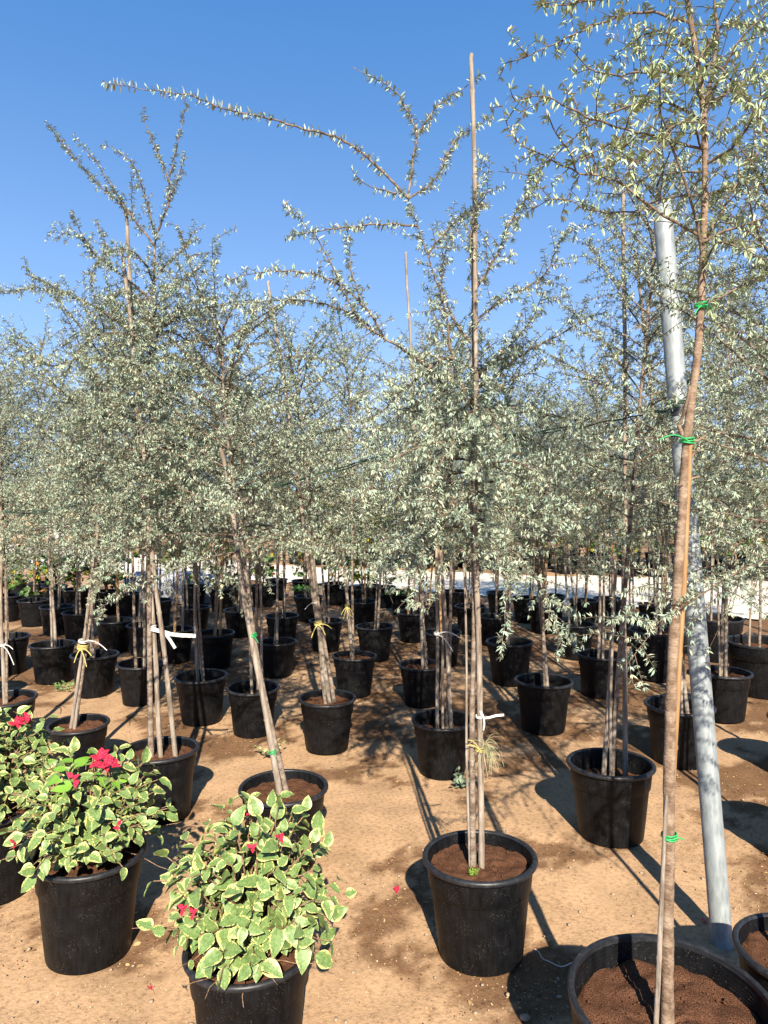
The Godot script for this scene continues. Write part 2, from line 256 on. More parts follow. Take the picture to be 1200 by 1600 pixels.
const CABLE := [[0.771, 1.842, -1.86], [0.811, 1.857, -2.1], [0.862, 1.885, -2.4], [0.841, 1.882, -2.6], [0.755, 1.874, -2.8], [0.573, 1.858, -2.9], [0.371, 1.835, -2.95], [0.162, 1.809, -3], [0, 1.777, -3.05], [-0.223, 1.716, -3.1], [-0.461, 1.655, -3.2], [-0.743, 1.633, -3.3], [-1.072, 1.615, -3.4], [-1.324, 1.602, -3.5], [-1.801, 1.518, -3.7], [-2.32, 1.513, -3.9]]

var M := {}                 # materials
var taken := {}             # names in use
var pot_cache := {}
var spots := {}             # spot -> {x, z, D, H, soil}
var rng := RandomNumberGenerator.new()


# ---------------------------------------------------------------- shapes

class Shape:
	var v := PackedVector3Array()
	var n := PackedVector3Array()
	var c := PackedColorArray()
	var uv := PackedVector2Array()
	var idx := PackedInt32Array()
	var simple := false     # blades of trees that stand farther off: two faces instead of four

	func put(p: Vector3, nn: Vector3, col: Color, t: Vector2) -> void:
		v.append(p); n.append(nn); c.append(col); uv.append(t)

	func quad(a: int, b: int, d: int, e: int) -> void:
		idx.append(a); idx.append(b); idx.append(d)
		idx.append(a); idx.append(d); idx.append(e)

	func tri(a: int, b: int, d: int) -> void:
		idx.append(a); idx.append(b); idx.append(d)

	func mesh(mat: Material) -> ArrayMesh:
		# front faces run clockwise and agree with the normals
		for i in range(0, idx.size(), 3):
			var p := idx[i]
			var q := idx[i + 1]
			var e := idx[i + 2]
			if (v[e] - v[p]).cross(v[q] - v[p]).dot(n[p] + n[q] + n[e]) < 0.0:
				idx[i + 1] = e
				idx[i + 2] = q
		var a := []
		a.resize(Mesh.ARRAY_MAX)
		a[Mesh.ARRAY_VERTEX] = v
		a[Mesh.ARRAY_NORMAL] = n
		a[Mesh.ARRAY_COLOR] = c
		a[Mesh.ARRAY_TEX_UV] = uv
		a[Mesh.ARRAY_INDEX] = idx
		var m := ArrayMesh.new()
		m.add_surface_from_arrays(Mesh.PRIMITIVE_TRIANGLES, a)
		m.surface_set_material(0, mat)
		return m

	# a bent tube through pts with a radius at each point
	func tube(pts: PackedVector3Array, rad: PackedFloat32Array, sides: int, col: Color) -> void:
		var count := pts.size()
		var t0 := (pts[1] - pts[0]).normalized()
		var u := t0.cross(Vector3(0.31, 0.2, 0.93)).normalized()
		var along := 0.0
		var first := v.size()
		for i in count:
			var t := t0
			if i > 0:
				t = (pts[mini(i + 1, count - 1)] - pts[i - 1]).normalized()
				along += pts[i].distance_to(pts[i - 1])
			u = (u - t * u.dot(t)).normalized()
			var w := t.cross(u)
			for k in sides + 1:
				var a := TAU * k / sides
				var o := u * cos(a) + w * sin(a)
				put(pts[i] + o * rad[i], o, col, Vector2(float(k) / sides, along * 4.0))
		var row := sides + 1
		for i in count - 1:
			for k in sides:
				var a := first + i * row + k
				quad(a, a + 1, a + row + 1, a + row)
		for e in [0, count - 1]:
			var cap := v.size()
			var ax: Vector3 = -t0 if e == 0 else (pts[count - 1] - pts[count - 2]).normalized()
			put(pts[e], ax, col, Vector2(0.5, along * 4.0))
			for k in sides + 1:
				put(v[first + e * row + k], ax, col, Vector2(0.5, along * 4.0))
			for k in sides:
				tri(cap, cap + 1 + k, cap + 2 + k)

	# one feathery leaf blade: a narrow strip that bends
	func blade(p: Vector3, dir: Vector3, up: Vector3, length: float, wid: float, col: Color) -> void:
		var side := dir.cross(up).normalized()
		var nn := side.cross(dir).normalized()
		var a := p + dir * (length * 0.34) + nn * (length * 0.05)
		var b := p + dir * (length * 0.72) + nn * (length * 0.03)
		var i := v.size()
		if simple:
			var mid := p + dir * (length * 0.5) + nn * (length * 0.06)
			v.append(p); v.append(mid - side * (wid * 0.55)); v.append(p + dir * length - nn * (length * 0.06)); v.append(mid + side * (wid * 0.55))
			for k in 4:
				n.append(nn); c.append(col); uv.append(Vector2(k * 0.3, 0.5))
			quad(i, i + 1, i + 2, i + 3)
			return
		var sa := side * (wid * 0.5)
		var sb := side * (wid * 0.42)
		v.append(p); v.append(a - sa); v.append(a + sa); v.append(b - sb); v.append(b + sb); v.append(p + dir * length - nn * (length * 0.08))
		for k in 6:
			n.append(nn); c.append(col); uv.append(Vector2(k * 0.2, 0.5))
		tri(i, i + 1, i + 2)
		quad(i + 1, i + 3, i + 4, i + 2)
		tri(i + 3, i + 5, i + 4)

	# a flat ribbon through pts
	func ribbon(pts: PackedVector3Array, wid: float, flat: Vector3, col: Color) -> void:
		var first := v.size()
		for i in pts.size():
			var t := (pts[mini(i + 1, pts.size() - 1)] - pts[maxi(i - 1, 0)]).normalized()
			var s := t.cross(flat).normalized()
			var nn := s.cross(t).normalized()
			put(pts[i] - s * wid * 0.5, nn, col, Vector2(0, i))
			put(pts[i] + s * wid * 0.5, nn, col, Vector2(1, i))
		for i in pts.size() - 1:
			var a := first + i * 2
			quad(a, a + 1, a + 3, a + 2)

	# a profile of (radius, height) points turned about the upright axis; sharp corners stay sharp
	func lathe(prof: PackedVector2Array, seg: int, col: Color) -> void:
		var along := 0.0
		for i in prof.size() - 1:
			var a := prof[i]
			var b := prof[i + 1]
			var t := (b - a).normalized()
			var na := Vector2(t.y, -t.x)
			var nb := na
			if i > 0:
				var tp := (a - prof[i - 1]).normalized()
				if tp.dot(t) > 0.75:
					var m := (tp + t).normalized()
					na = Vector2(m.y, -m.x)
			if i < prof.size() - 2:
				var tn := (prof[i + 2] - b).normalized()
				if tn.dot(t) > 0.75:
					var m := (tn + t).normalized()
					nb = Vector2(m.y, -m.x)
			var first := v.size()
			var far := along + a.distance_to(b)
			for k in seg + 1:
				var an := TAU * k / seg
				var ca := cos(an)
				var sa := sin(an)
				put(Vector3(a.x * ca, a.y, a.x * sa), Vector3(na.x * ca, na.y, na.x * sa), col, Vector2(float(k) / seg * 3.0, along))
				put(Vector3(b.x * ca, b.y, b.x * sa), Vector3(nb.x * ca, nb.y, nb.x * sa), col, Vector2(float(k) / seg * 3.0, far))
			for k in seg:
				var q := first + k * 2
				quad(q, q + 1, q + 3, q + 2)
			along = far

	func smooth_normals() -> void:
		for i in n.size():
			n[i] = Vector3.ZERO
		for i in range(0, idx.size(), 3):
			var f := (v[idx[i + 2]] - v[idx[i]]).cross(v[idx[i + 1]] - v[idx[i]])
			for k in 3:
				n[idx[i + k]] += f
		for i in n.size():
			n[i] = n[i].normalized()


# ---------------------------------------------------------------- naming

func numbered(called: String) -> String:
	var k: int = taken.get(called, 0)
	taken[called] = k + 1
	return called if k == 0 else "%s_%03d" % [called, k]


func tag(o: Node3D, label: String, category: String, group := "") -> void:
	o.set_meta("label", label)
	o.set_meta("category", category)
	if group != "":
		o.set_meta("group", group)


func thing(called: String, label: String, category: String, at: Vector3, group := "") -> Node3D:
	var o := Node3D.new()
	o.name = numbered(called)
	add_child(o)
	o.position = at
	tag(o, label, category, group)
	return o


func part(called: String, mesh: Mesh, parent: Node) -> MeshInstance3D:
	var o := MeshInstance3D.new()
	o.name = called
	o.mesh = mesh
	parent.add_child(o, true)
	return o


func setting(called: String, mesh: Mesh) -> MeshInstance3D:
	var o := part(called, mesh, self)
	o.set_meta("kind", "structure")
	return o


func stuff(called: String, mesh: Mesh, label: String, category: String) -> void:
	var o := part(called, mesh, self)
	tag(o, label, category)
	o.set_meta("kind", "stuff")


# ---------------------------------------------------------------- materials

func lin(r: float, g: float, b: float) -> Color:
	return Color(r, g, b).linear_to_srgb()


func noise_texture(freq: float, octaves: int, cols: Array, at: Array, size := 1024, kind := FastNoiseLite.TYPE_SIMPLEX_SMOOTH, seed_ := 1) -> NoiseTexture2D:
	var f := FastNoiseLite.new()
	f.seed = seed_
	f.noise_type = kind
	f.frequency = freq
	f.fractal_octaves = octaves
	var t := NoiseTexture2D.new()
	t.width = size
	t.height = size
	t.seamless = true
	t.noise = f
	var g := Gradient.new()
	g.offsets = PackedFloat32Array(at)
	var cc := PackedColorArray()
	for k in cols:
		cc.append(k)
	g.colors = cc
	t.color_ramp = g
	return t


func bump_texture(freq: float, octaves: int, strength: float, size := 1024, seed_ := 3) -> NoiseTexture2D:
	var f := FastNoiseLite.new()
	f.seed = seed_
	f.frequency = freq
	f.fractal_octaves = octaves
	var t := NoiseTexture2D.new()
	t.width = size
	t.height = size
	t.seamless = true
	t.as_normal_map = true
	t.bump_strength = strength
	t.noise = f
	return t


func plain(called: String, col: Color, rough: float, spec := 0.5) -> StandardMaterial3D:
	var m := StandardMaterial3D.new()
	m.resource_name = called
	m.albedo_color = col
	m.roughness = rough
	m.metallic_specular = spec
	M[called] = m
	return m


func textured(m: StandardMaterial3D, albedo: Texture2D, bump: Texture2D, depth: float, scale: float, world := false) -> void:
	m.albedo_texture = albedo
	if bump:
		m.normal_enabled = true
		m.normal_texture = bump
		m.normal_scale = depth
	m.uv1_triplanar = true
	m.uv1_world_triplanar = world
	m.uv1_scale = Vector3.ONE * scale


func make_materials() -> void:
	var g := func(x: float) -> Color: return Color(x, x, x)
	var m := plain("sand", Color.WHITE, 0.95, 0.2)
	m.vertex_color_use_as_albedo = true
	textured(m, noise_texture(0.035, 6, [g.call(0.78), g.call(0.92), g.call(0.97), g.call(1.0)], [0.14, 0.36, 0.6, 0.9], 1536), bump_texture(0.07, 5, 4.0, 1536), 0.35, 0.62, true)
	m = plain("gravel", Color.WHITE, 0.95, 0.2)
	textured(m, noise_texture(0.08, 5, [lin(0.50, 0.44, 0.35), lin(0.66, 0.60, 0.50), lin(0.74, 0.69, 0.60)], [0.2, 0.5, 0.8], 1024, FastNoiseLite.TYPE_CELLULAR, 5), bump_texture(0.1, 4, 4.0, 1024, 8), 0.6, 0.9, true)

	m = plain("pot_plastic", Color.WHITE, 0.48, 0.3)
	m.albedo_texture = pot_picture(11)
	m.normal_enabled = true
	m.normal_texture = bump_texture(0.02, 4, 3.0, 512, 21)
	m.normal_scale = 0.25
	m.uv1_scale = Vector3(1.0, 1.0, 1.0)
	m = plain("rim_plastic", Color.WHITE, 0.42, 0.42)  # same plastic as the body; its blue-grey sheen is painted into the lighter colour
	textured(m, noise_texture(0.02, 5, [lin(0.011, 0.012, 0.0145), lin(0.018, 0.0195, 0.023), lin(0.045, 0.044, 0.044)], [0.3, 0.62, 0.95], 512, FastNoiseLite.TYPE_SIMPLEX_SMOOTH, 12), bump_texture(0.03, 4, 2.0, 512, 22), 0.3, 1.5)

	m = plain("soil", Color.WHITE, 1.0, 0.1)
	textured(m, noise_texture(0.035, 5, [lin(0.035, 0.016, 0.009), lin(0.095, 0.044, 0.025), lin(0.14, 0.068, 0.04), lin(0.23, 0.135, 0.09)], [0.2, 0.45, 0.65, 0.95], 1024, FastNoiseLite.TYPE_SIMPLEX_SMOOTH, 31), bump_texture(0.04, 4, 22.0, 1024, 32), 1.0, 3.0)

	m = plain("bark", Color.WHITE, 0.9, 0.2)
	textured(m, noise_texture(0.012, 6, [lin(0.075, 0.052, 0.038), lin(0.155, 0.115, 0.086), lin(0.25, 0.20, 0.16)], [0.25, 0.5, 0.8], 512, FastNoiseLite.TYPE_SIMPLEX_SMOOTH, 41), bump_texture(0.05, 5, 8.0, 512, 42), 0.8, 5.0)
	m = plain("trunk_bark", Color.WHITE, 0.85, 0.25)
	textured(m, noise_texture(0.012, 6, [lin(0.135, 0.09, 0.06), lin(0.225, 0.16, 0.112), lin(0.295, 0.22, 0.16)], [0.25, 0.5, 0.8], 512, FastNoiseLite.TYPE_SIMPLEX_SMOOTH, 44), bump_texture(0.04, 5, 8.0, 512, 45), 0.8, 4.0)
	m = plain("stem_bark", Color.WHITE, 0.85, 0.25)
	textured(m, noise_texture(0.012, 6, [lin(0.11, 0.08, 0.06), lin(0.205, 0.16, 0.124), lin(0.30, 0.245, 0.20)], [0.25, 0.5, 0.8], 512, FastNoiseLite.TYPE_SIMPLEX_SMOOTH, 47), bump_texture(0.04, 5, 8.0, 512, 45), 0.8, 4.0)
	m = plain("stake_wood", Color.WHITE, 0.8, 0.3)
	var wood := noise_texture(0.01, 6, [lin(0.135, 0.105, 0.08), lin(0.25, 0.205, 0.162), lin(0.34, 0.295, 0.245)], [0.2, 0.5, 0.8], 512, FastNoiseLite.TYPE_SIMPLEX_SMOOTH, 51)
	textured(m, wood, bump_texture(0.03, 5, 6.0, 512, 52), 0.6, 4.0)
	m.uv1_scale = Vector3(9.0, 1.2, 9.0)
	m = plain("bamboo", Color.WHITE, 0.6, 0.4)
	textured(m, noise_texture(0.01, 5, [lin(0.20, 0.11, 0.045), lin(0.30, 0.175, 0.078), lin(0.36, 0.235, 0.125)], [0.2, 0.5, 0.8], 512, FastNoiseLite.TYPE_SIMPLEX_SMOOTH, 53), null, 0.0, 4.0)
	m.uv1_scale = Vector3(9.0, 1.0, 9.0)

	m = plain("feather_leaf", Color.WHITE, 0.8, 0.2)
	m.vertex_color_use_as_albedo = true
	m.backlight = Color(0.42, 0.46, 0.32)
	m = plain("broad_leaf", Color.WHITE, 0.5, 0.4)
	m.vertex_color_use_as_albedo = true
	m.backlight = Color(0.5, 0.55, 0.2)
	m = plain("litter", Color.WHITE, 0.95, 0.1)
	m.vertex_color_use_as_albedo = true
	for k in 3:
		m = plain("variegated_%d" % k, Color.WHITE, 0.5, 0.45)
		m.albedo_texture = leaf_picture(70 + k, k)
		m.backlight = Color(0.4, 0.5, 0.15)
	m = plain("lime_leaf", lin(0.13, 0.26, 0.028), 0.5, 0.4)
	m.backlight = Color(0.5, 0.6, 0.1)
	m = plain("bract", Color.WHITE, 0.65, 0.25)
	textured(m, noise_texture(0.02, 4, [lin(0.22, 0.003, 0.012), lin(0.38, 0.012, 0.04), lin(0.52, 0.06, 0.11)], [0.3, 0.5, 0.72], 256, FastNoiseLite.TYPE_SIMPLEX_SMOOTH, 66), null, 0.0, 1.2)
	m.backlight = Color(0.6, 0.1, 0.15)
	m = plain("twig", Color.WHITE, 0.9, 0.2)
	textured(m, noise_texture(0.02, 4, [lin(0.10, 0.055, 0.03), lin(0.24, 0.15, 0.09), lin(0.36, 0.25, 0.17)], [0.2, 0.5, 0.8], 256, FastNoiseLite.TYPE_SIMPLEX_SMOOTH, 61), null, 0.0, 8.0)

	m = plain("galvanised", Color.WHITE, 0.6, 0.45)
	m.metallic = 0.25
	textured(m, noise_texture(0.018, 5, [lin(0.19, 0.215, 0.22), lin(0.27, 0.30, 0.305), lin(0.34, 0.37, 0.375)], [0.25, 0.5, 0.8], 512, FastNoiseLite.TYPE_CELLULAR, 81), bump_texture(0.02, 4, 2.0, 512, 82), 0.25, 2.5)
	m.uv1_scale = Vector3(6.0, 1.5, 6.0)
	plain("black_tape", lin(0.012, 0.012, 0.014), 0.5)
	plain("cable_green", lin(0.022, 0.055, 0.035), 0.5)
	plain("tie_green", lin(0.02, 0.33, 0.09), 0.45)
	plain("tie_white", lin(0.55, 0.53, 0.50), 0.7)
	plain("tie_yellow", lin(0.46, 0.38, 0.12), 0.8)
	plain("straw", lin(0.42, 0.40, 0.22), 0.8)
	plain("weed_green", lin(0.13, 0.30, 0.05), 0.6).backlight = Color(0.3, 0.4, 0.1)
	plain("sheet", lin(0.42, 0.43, 0.45), 0.35)
	plain("pale_pipe", lin(0.45, 0.55, 0.62), 0.4)
	plain("pebble", lin(0.30, 0.23, 0.165), 0.95, 0.2)
	m = plain("wall_render", Color.WHITE, 0.95, 0.2)
	textured(m, noise_texture(0.006, 6, [lin(0.40, 0.36, 0.31), lin(0.56, 0.52, 0.46), lin(0.66, 0.62, 0.56)], [0.25, 0.5, 0.8], 512, FastNoiseLite.TYPE_SIMPLEX_SMOOTH, 91), null, 0.0, 0.3, true)
	m = plain("cabin_wall", Color.WHITE, 0.9, 0.2)
	textured(m, noise_texture(0.01, 5, [lin(0.50, 0.34, 0.22), lin(0.62, 0.45, 0.31)], [0.3, 0.7], 256, FastNoiseLite.TYPE_SIMPLEX_SMOOTH, 92), null, 0.0, 0.5, true)
	plain("cabin_frame", lin(0.22, 0.06, 0.05), 0.6)
	plain("cabin_white", lin(0.68, 0.66, 0.62), 0.7)
	plain("cabin_glass", lin(0.03, 0.04, 0.05), 0.1)


# black plastic with scuffs, dust specks and dried splashes of mud
func pot_picture(seed_: int) -> ImageTexture:
	var r := RandomNumberGenerator.new()
	r.seed = seed_
	var f := FastNoiseLite.new()
	f.seed = seed_
	f.frequency = 0.012
	f.fractal_octaves = 4
	var s := 512
	var im := Image.create(s, s, false, Image.FORMAT_RGB8)
	for y in s:
		for x in s:
			var a := f.get_noise_2d(x * 3.0, y * 0.5) * 0.5 + f.get_noise_2d(x * 0.8, y * 0.8) * 0.5
			var k := clampf(0.0048 + a * 0.006, 0.0025, 0.02)
			im.set_pixel(x, y, lin(k, k * 1.08, k * 1.28))
	for i in 5200:
		var x := r.randi_range(2, s - 8)
		var y := r.randi_range(2, s - 8)
		# splashes gather in blotches where mud was thrown up
		if f.get_noise_2d(x * 0.6 + 900, y * 0.6) < r.randf_range(-0.15, 0.55):
			continue
		var k := r.randf_range(0.02, 0.12)
		var w := r.randi_range(1, 2)
		im.fill_rect(Rect2i(x, y, w, r.randi_range(1, 3)), lin(k, k * 0.8, k * 0.62))
	return ImageTexture.create_from_image(im)


# an ovate leaf: green heart with an uneven cream margin, pale midrib and veins
func leaf_picture(seed_: int, k: int) -> ImageTexture:
	var f := FastNoiseLite.new()
	f.seed = seed_
	f.frequency = 0.03
	f.fractal_octaves = 3
	var w := 96
	var h := 128
	var im := Image.create(w, h, false, Image.FORMAT_RGB8)
	for y in h:
		var t := float(y) / h
		var half := leaf_half(t) / 0.34
		for x in w:
			var u := absf(float(x) / w * 2.0 - 1.0)
			var edge := u / maxf(half, 0.05)
			var no := f.get_noise_2d(x * 1.3, y * 1.3)
			var cut: float = [0.90, 0.80, 0.62][k] + no * 0.55
			var vein := absf(fposmod(t * 7.0 - u * 1.6, 1.0) - 0.5)
			var green := Color(0.085, 0.158, 0.04).lerp(Color(0.155, 0.22, 0.068), clampf(no * 1.4 + 0.45, 0, 1))
			if vein < 0.06 or u < 0.035:
				green = green.lerp(Color(0.19, 0.26, 0.10), 0.6)
			var cream := Color(0.48, 0.46, 0.14).lerp(Color(0.56, 0.53, 0.24), clampf(no + 0.5, 0, 1))
			var mixv := smoothstep(cut - 0.04, cut + 0.04, maxf(edge, smoothstep(0.86, 1.06, t)))
			var col := green.lerp(cream, mixv)
			im.set_pixel(x, y, lin(col.r, col.g, col.b))
	return ImageTexture.create_from_image(im)


func leaf_half(t: float) -> float:
	return 0.34 * pow(sin(PI * pow(clampf(t, 0.0, 1.0), 0.72)), 0.85)


# ---------------------------------------------------------------- pots

func pot_meshes(ratio: float, depth: float, tub: bool) -> Array:
	var key := "%.2f/%.2f/%s" % [ratio, depth, tub]
	if pot_cache.has(key):
		return pot_cache[key]
	var H := ratio
	var white := Color.WHITE
	var body := Shape.new()
	var prof := PackedVector2Array()
	var top := 0.455 if not tub else 0.482
	var foot := 0.365 if not tub else 0.40
	var ledge := 0.70 * H
	var rl := lerpf(foot, top, 0.66)
	for q in [[0.0, 0.004], [foot - 0.02, 0.004], [foot - 0.004, 0.010], [foot, 0.026], [lerpf(foot, rl, 0.33), ledge * 0.33], [lerpf(foot, rl, 0.66), ledge * 0.66], [rl - 0.001, ledge - 0.008],
			[rl, ledge - 0.002], [rl + 0.013, ledge + 0.001], [rl + 0.016, ledge + 0.006], [lerpf(rl, top, 0.6) + 0.013, lerpf(ledge, H, 0.6)], [top + 0.004, H - 0.03]]:
		prof.append(Vector2(q[0], q[1]))
	body.lathe(prof, 44, white)
	var inner := PackedVector2Array()
	var y := H - 0.015
	inner.append(Vector2(top - 0.008, y))
	for q in [0.062, 0.086, 0.104, 0.122]:
		y = H - q
		inner.append(Vector2(top - 0.008 - q * 0.10, y + 0.003))
		inner.append(Vector2(top - 0.0105 - q * 0.10, y + 0.0015))
		inner.append(Vector2(top - 0.008 - q * 0.10, y))
	inner.append(Vector2(top - 0.008 - (depth + 0.06) * 0.10, H - maxf(depth, 0.13) - 0.06))
	body.lathe(inner, 44, white)
	var rim := Shape.new()
	var rp := PackedVector2Array()
	if not tub:
		for k in 15:
			var a := TAU * k / 14.0
			rp.append(Vector2(0.474 - cos(a) * 0.026, H - 0.027 + sin(a) * 0.027))
	else:
		for q in [[0.466, H - 0.03], [0.468, H - 0.004], [0.474, H], [0.492, H], [0.5, H - 0.008], [0.498, H - 0.035], [0.486, H - 0.04], [0.466, H - 0.03]]:
			rp.append(Vector2(q[0], q[1]))
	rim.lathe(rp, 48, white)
	var soil := Shape.new()
	var R := top - 0.012 - depth * 0.10
	var nz := FastNoiseLite.new()
	nz.seed = 5 + pot_cache.size()
	nz.frequency = 9.0
	nz.fractal_octaves = 3
	var rings := 26
	var seg := 72
	for i in rings + 1:
		var rr := R * i / rings
		for k in seg + 1:
			var an := TAU * k / seg
			var p := Vector3(rr * cos(an), 0, rr * sin(an))
			p.y = H - depth + nz.get_noise_2d(p.x * 0.6, p.z * 0.6) * 0.030 + nz.get_noise_2d(p.x * 5.0, p.z * 5.0) * 0.012
			soil.put(p, Vector3.UP, white, Vector2(p.x, p.z))
	for i in rings:
		for k in seg:
			var a := i * (seg + 1) + k
			soil.quad(a, a + 1, a + seg + 2, a + seg + 1)
	soil.smooth_normals()
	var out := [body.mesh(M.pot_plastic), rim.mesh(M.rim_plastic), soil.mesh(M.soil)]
	pot_cache[key] = out
	return out


func make_pot(spot: String, x: float, z: float, D: float, H: float, depth: float, tub: bool, label: String, group := "", called := "plant_pot") -> Node3D:
	var o := thing(called, label, "pot", Vector3(x, -0.006, z), group)
	var got := pot_meshes(snappedf(H / D, 0.01), depth, tub)
	var names := ["body", "rim", "soil"]
	for k in 3:
		part(names[k], got[k], o)
	var dent := rng.randf_range(-0.018, 0.018)
	o.scale = Vector3(D * (1.0 + dent), D, D * (1.0 - dent))
	o.rotation = Vector3(rng.randf_range(-0.018, 0.018), rng.randf() * TAU, rng.randf_range(-0.018, 0.018))
	if spot in ["mid", "big", "edge", "t4", "t1"]:
		var cr := Shape.new()
		var r2 := RandomNumberGenerator.new()
		r2.seed = 400 + spot.length() * 7
		for i in 420:
			var an := r2.randf() * TAU
			var k := sqrt(r2.randf()) * 0.42
			add_stone(cr, Vector3(cos(an) * k, H / D - depth + r2.randf_range(-0.008, 0.010), sin(an) * k), r2.randf_range(0.002, 0.008), r2)
		part("soil_crumbs", cr.mesh(M.soil), o).set_meta("kind", "stuff")
	spots[spot] = {"x": x, "z": z, "D": D, "H": H, "soil": H - depth * D}
	if tub and spot != "big":
		for s in [-1.0, 1.0]:
			var h := Shape.new()
			var pts := PackedVector3Array()
			var rad := PackedFloat32Array()
			for k in 9:
				var a := PI * k / 8.0
				pts.append(Vector3(s * (0.492 + sin(a) * 0.035), H / D - 0.012 + sin(a) * 0.03, -cos(a) * 0.09))
				rad.append(0.011)
			h.tube(pts, rad, 6, Color.WHITE)
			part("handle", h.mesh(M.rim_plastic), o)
	return o


# ---------------------------------------------------------------- stakes and ties

func make_stake(foot: Vector3, tip: Vector3, r: float, mat: Material, label: String, group := "", called := "wooden_stake") -> Node3D:
	var o := thing(called, label, "stake", foot, group)
	var axis := tip - foot
	var L := axis.length()
	var dir := axis / L
	var side := dir.cross(Vector3(0.2, 0.1, 1.0)).normalized()
	var other := dir.cross(side)
	var pts := PackedVector3Array()
	var rad := PackedFloat32Array()
	var node_gap := rng.randf_range(0.17, 0.26)
	var ph := rng.randf() * TAU
	var s := 0.0
	var next := node_gap * rng.randf_range(0.3, 1.0)
	while s < L:
		var here := s
		var w := sin(here * 3.1 + ph) * 0.006 + sin(here * 7.3 + ph * 2.0) * 0.0025
		w *= minf(1.0, here * 2.0)
		var rr := r * (1.0 - 0.32 * here / L) * (1.0 + 0.05 * sin(here * 19.0 + ph))
		var base := dir * here + side * w + other * w * 0.5
		if here >= next:
			for q in [[-0.008, 1.0], [-0.003, 1.16], [0.003, 1.16], [0.008, 0.97]]:
				pts.append(base + dir * q[0])
				rad.append(rr * q[1])
			next += node_gap * rng.randf_range(0.85, 1.15)
			s += 0.05
		else:
			pts.append(base)
			rad.append(rr)
			s += 0.06
	pts.append(dir * L)
	rad.append(r * 0.66)
	var h := Shape.new()
	h.tube(pts, rad, 9, Color.WHITE)
	part("pole", h.mesh(mat), o)
	return o


# a tie wound round a stem at height y above the stake's foot, with loose ends
func make_tie(stake: Node3D, at: Vector3, axis: Vector3, r: float, mat: Material, tails: Array, thick := 0.0022, turns := 3) -> void:
	var h := Shape.new()
	var u := axis.cross(Vector3(0.3, 0.1, 1)).normalized()
	var w := axis.cross(u)
	for t in turns:
		var pts := PackedVector3Array()
		var rad := PackedFloat32Array()
		for k in 13:
			var a := TAU * k / 12.0
			pts.append(at + axis * (t * thick * 1.9 + 0.003 * sin(a + t)) + (u * cos(a) + w * sin(a)) * (r + thick * 0.6))
			rad.append(thick)
		h.tube(pts, rad, 5, Color.WHITE)
	for tail in tails:
		var d: Vector3 = tail
		var pts := PackedVector3Array()
		var rad := PackedFloat32Array()
		for k in 7:
			var s := k / 6.0
			pts.append(at + Vector3(0, 0, r) + d * s + Vector3(0, 0.25 * d.length() * sin(s * PI) * 0.6 - 0.1 * d.length() * s * s, 0))
			rad.append(thick * (1.0 - 0.3 * s))
		h.tube(pts, rad, 5, Color.WHITE)
	part("tie", h.mesh(mat), stake)


# ---------------------------------------------------------------- feathery trees

var leaf_size := 0.0175

func leaf_colour(r: RandomNumberGenerator, green: float) -> Color:
	var k := r.randf()
	var b := r.randf_range(0.94, 1.16)
	if k < 0.58 + green:
		return Color(0.334, 0.403, 0.306).lerp(Color(0.310, 0.370, 0.130), green * 2.0) * b
	if k < 0.74 + green * 0.6:
		return Color(0.240, 0.322, 0.246) * b
	if k < 0.955:
		return Color(0.390, 0.425, 0.305) * b
	return Color(0.470, 0.455, 0.320) * b


# a leaf: two to four narrow blades spreading from one node and hanging a little
func add_leaf(sh: Shape, p: Vector3, axis: Vector3, r: RandomNumberGenerator, size: float, green: float) -> void:
	var out := Vector3(r.randf_range(-1, 1), r.randf_range(-0.7, 0.7), r.randf_range(-1, 1))
	out = (out - axis * out.dot(axis)).normalized()
	var count := r.randi_range(4, 7)
	var col := leaf_colour(r, green)
	var side := axis.cross(out).normalized()
	for k in count:
		var f := (k - (count - 1) * 0.5) * 0.62
		var d := (out + axis * r.randf_range(0.1, 0.7) + side * f + Vector3(0, -0.38, 0)).normalized()
		var up := (Vector3(0, 1, 0) + out * 0.4 + Vector3(r.randf_range(-0.8, 0.8), r.randf_range(-0.4, 0.4), r.randf_range(-0.8, 0.8))).normalized()
		var l := size * r.randf_range(0.65, 1.2)
		sh.blade(p, d, up, l, l * r.randf_range(0.15, 0.22), col)


# leaves along a twig; spots for separate leaves are written to picked while it has room
func leaf_out(sh: Shape, pts: PackedVector3Array, from: float, step: float, r: RandomNumberGenerator, size: float, green: float, picked: Array, room: int) -> void:
	var left := from
	for i in pts.size() - 1:
		var seg := pts[i + 1] - pts[i]
		var L := seg.length()
		if L < 0.0001:
			continue
		var ax := seg / L
		while left < L:
			var p := pts[i] + ax * left
			if picked.size() < room and r.randf() < 0.14:
				picked.append([p, ax, r.randi_range(0, 15), size / 0.031 * r.randf_range(0.85, 1.15)])
			else:
				add_leaf(sh, p, ax, r, size, green)
			left += step * r.randf_range(0.5, 1.5) * (4.0 if r.randf() < 0.05 else 1.0)
		left -= L


func grow(start: Vector3, dir: Vector3, length: float, steps: int, droop: float, wander: float, r: RandomNumberGenerator) -> PackedVector3Array:
	var pts := PackedVector3Array()
	var d := dir.normalized()
	var p := start
	pts.append(p)
	for i in steps:
		d = (d + Vector3(r.randf_range(-wander, wander), r.randf_range(-wander, wander) - droop, r.randf_range(-wander, wander))).normalized()
		p += d * (length / steps)
		pts.append(p)
	return pts


func taper(n: int, a: float, b: float) -> PackedFloat32Array:
	var o := PackedFloat32Array()
	for i in n:
		o.append(lerpf(a, b, float(i) / (n - 1)))
	return o


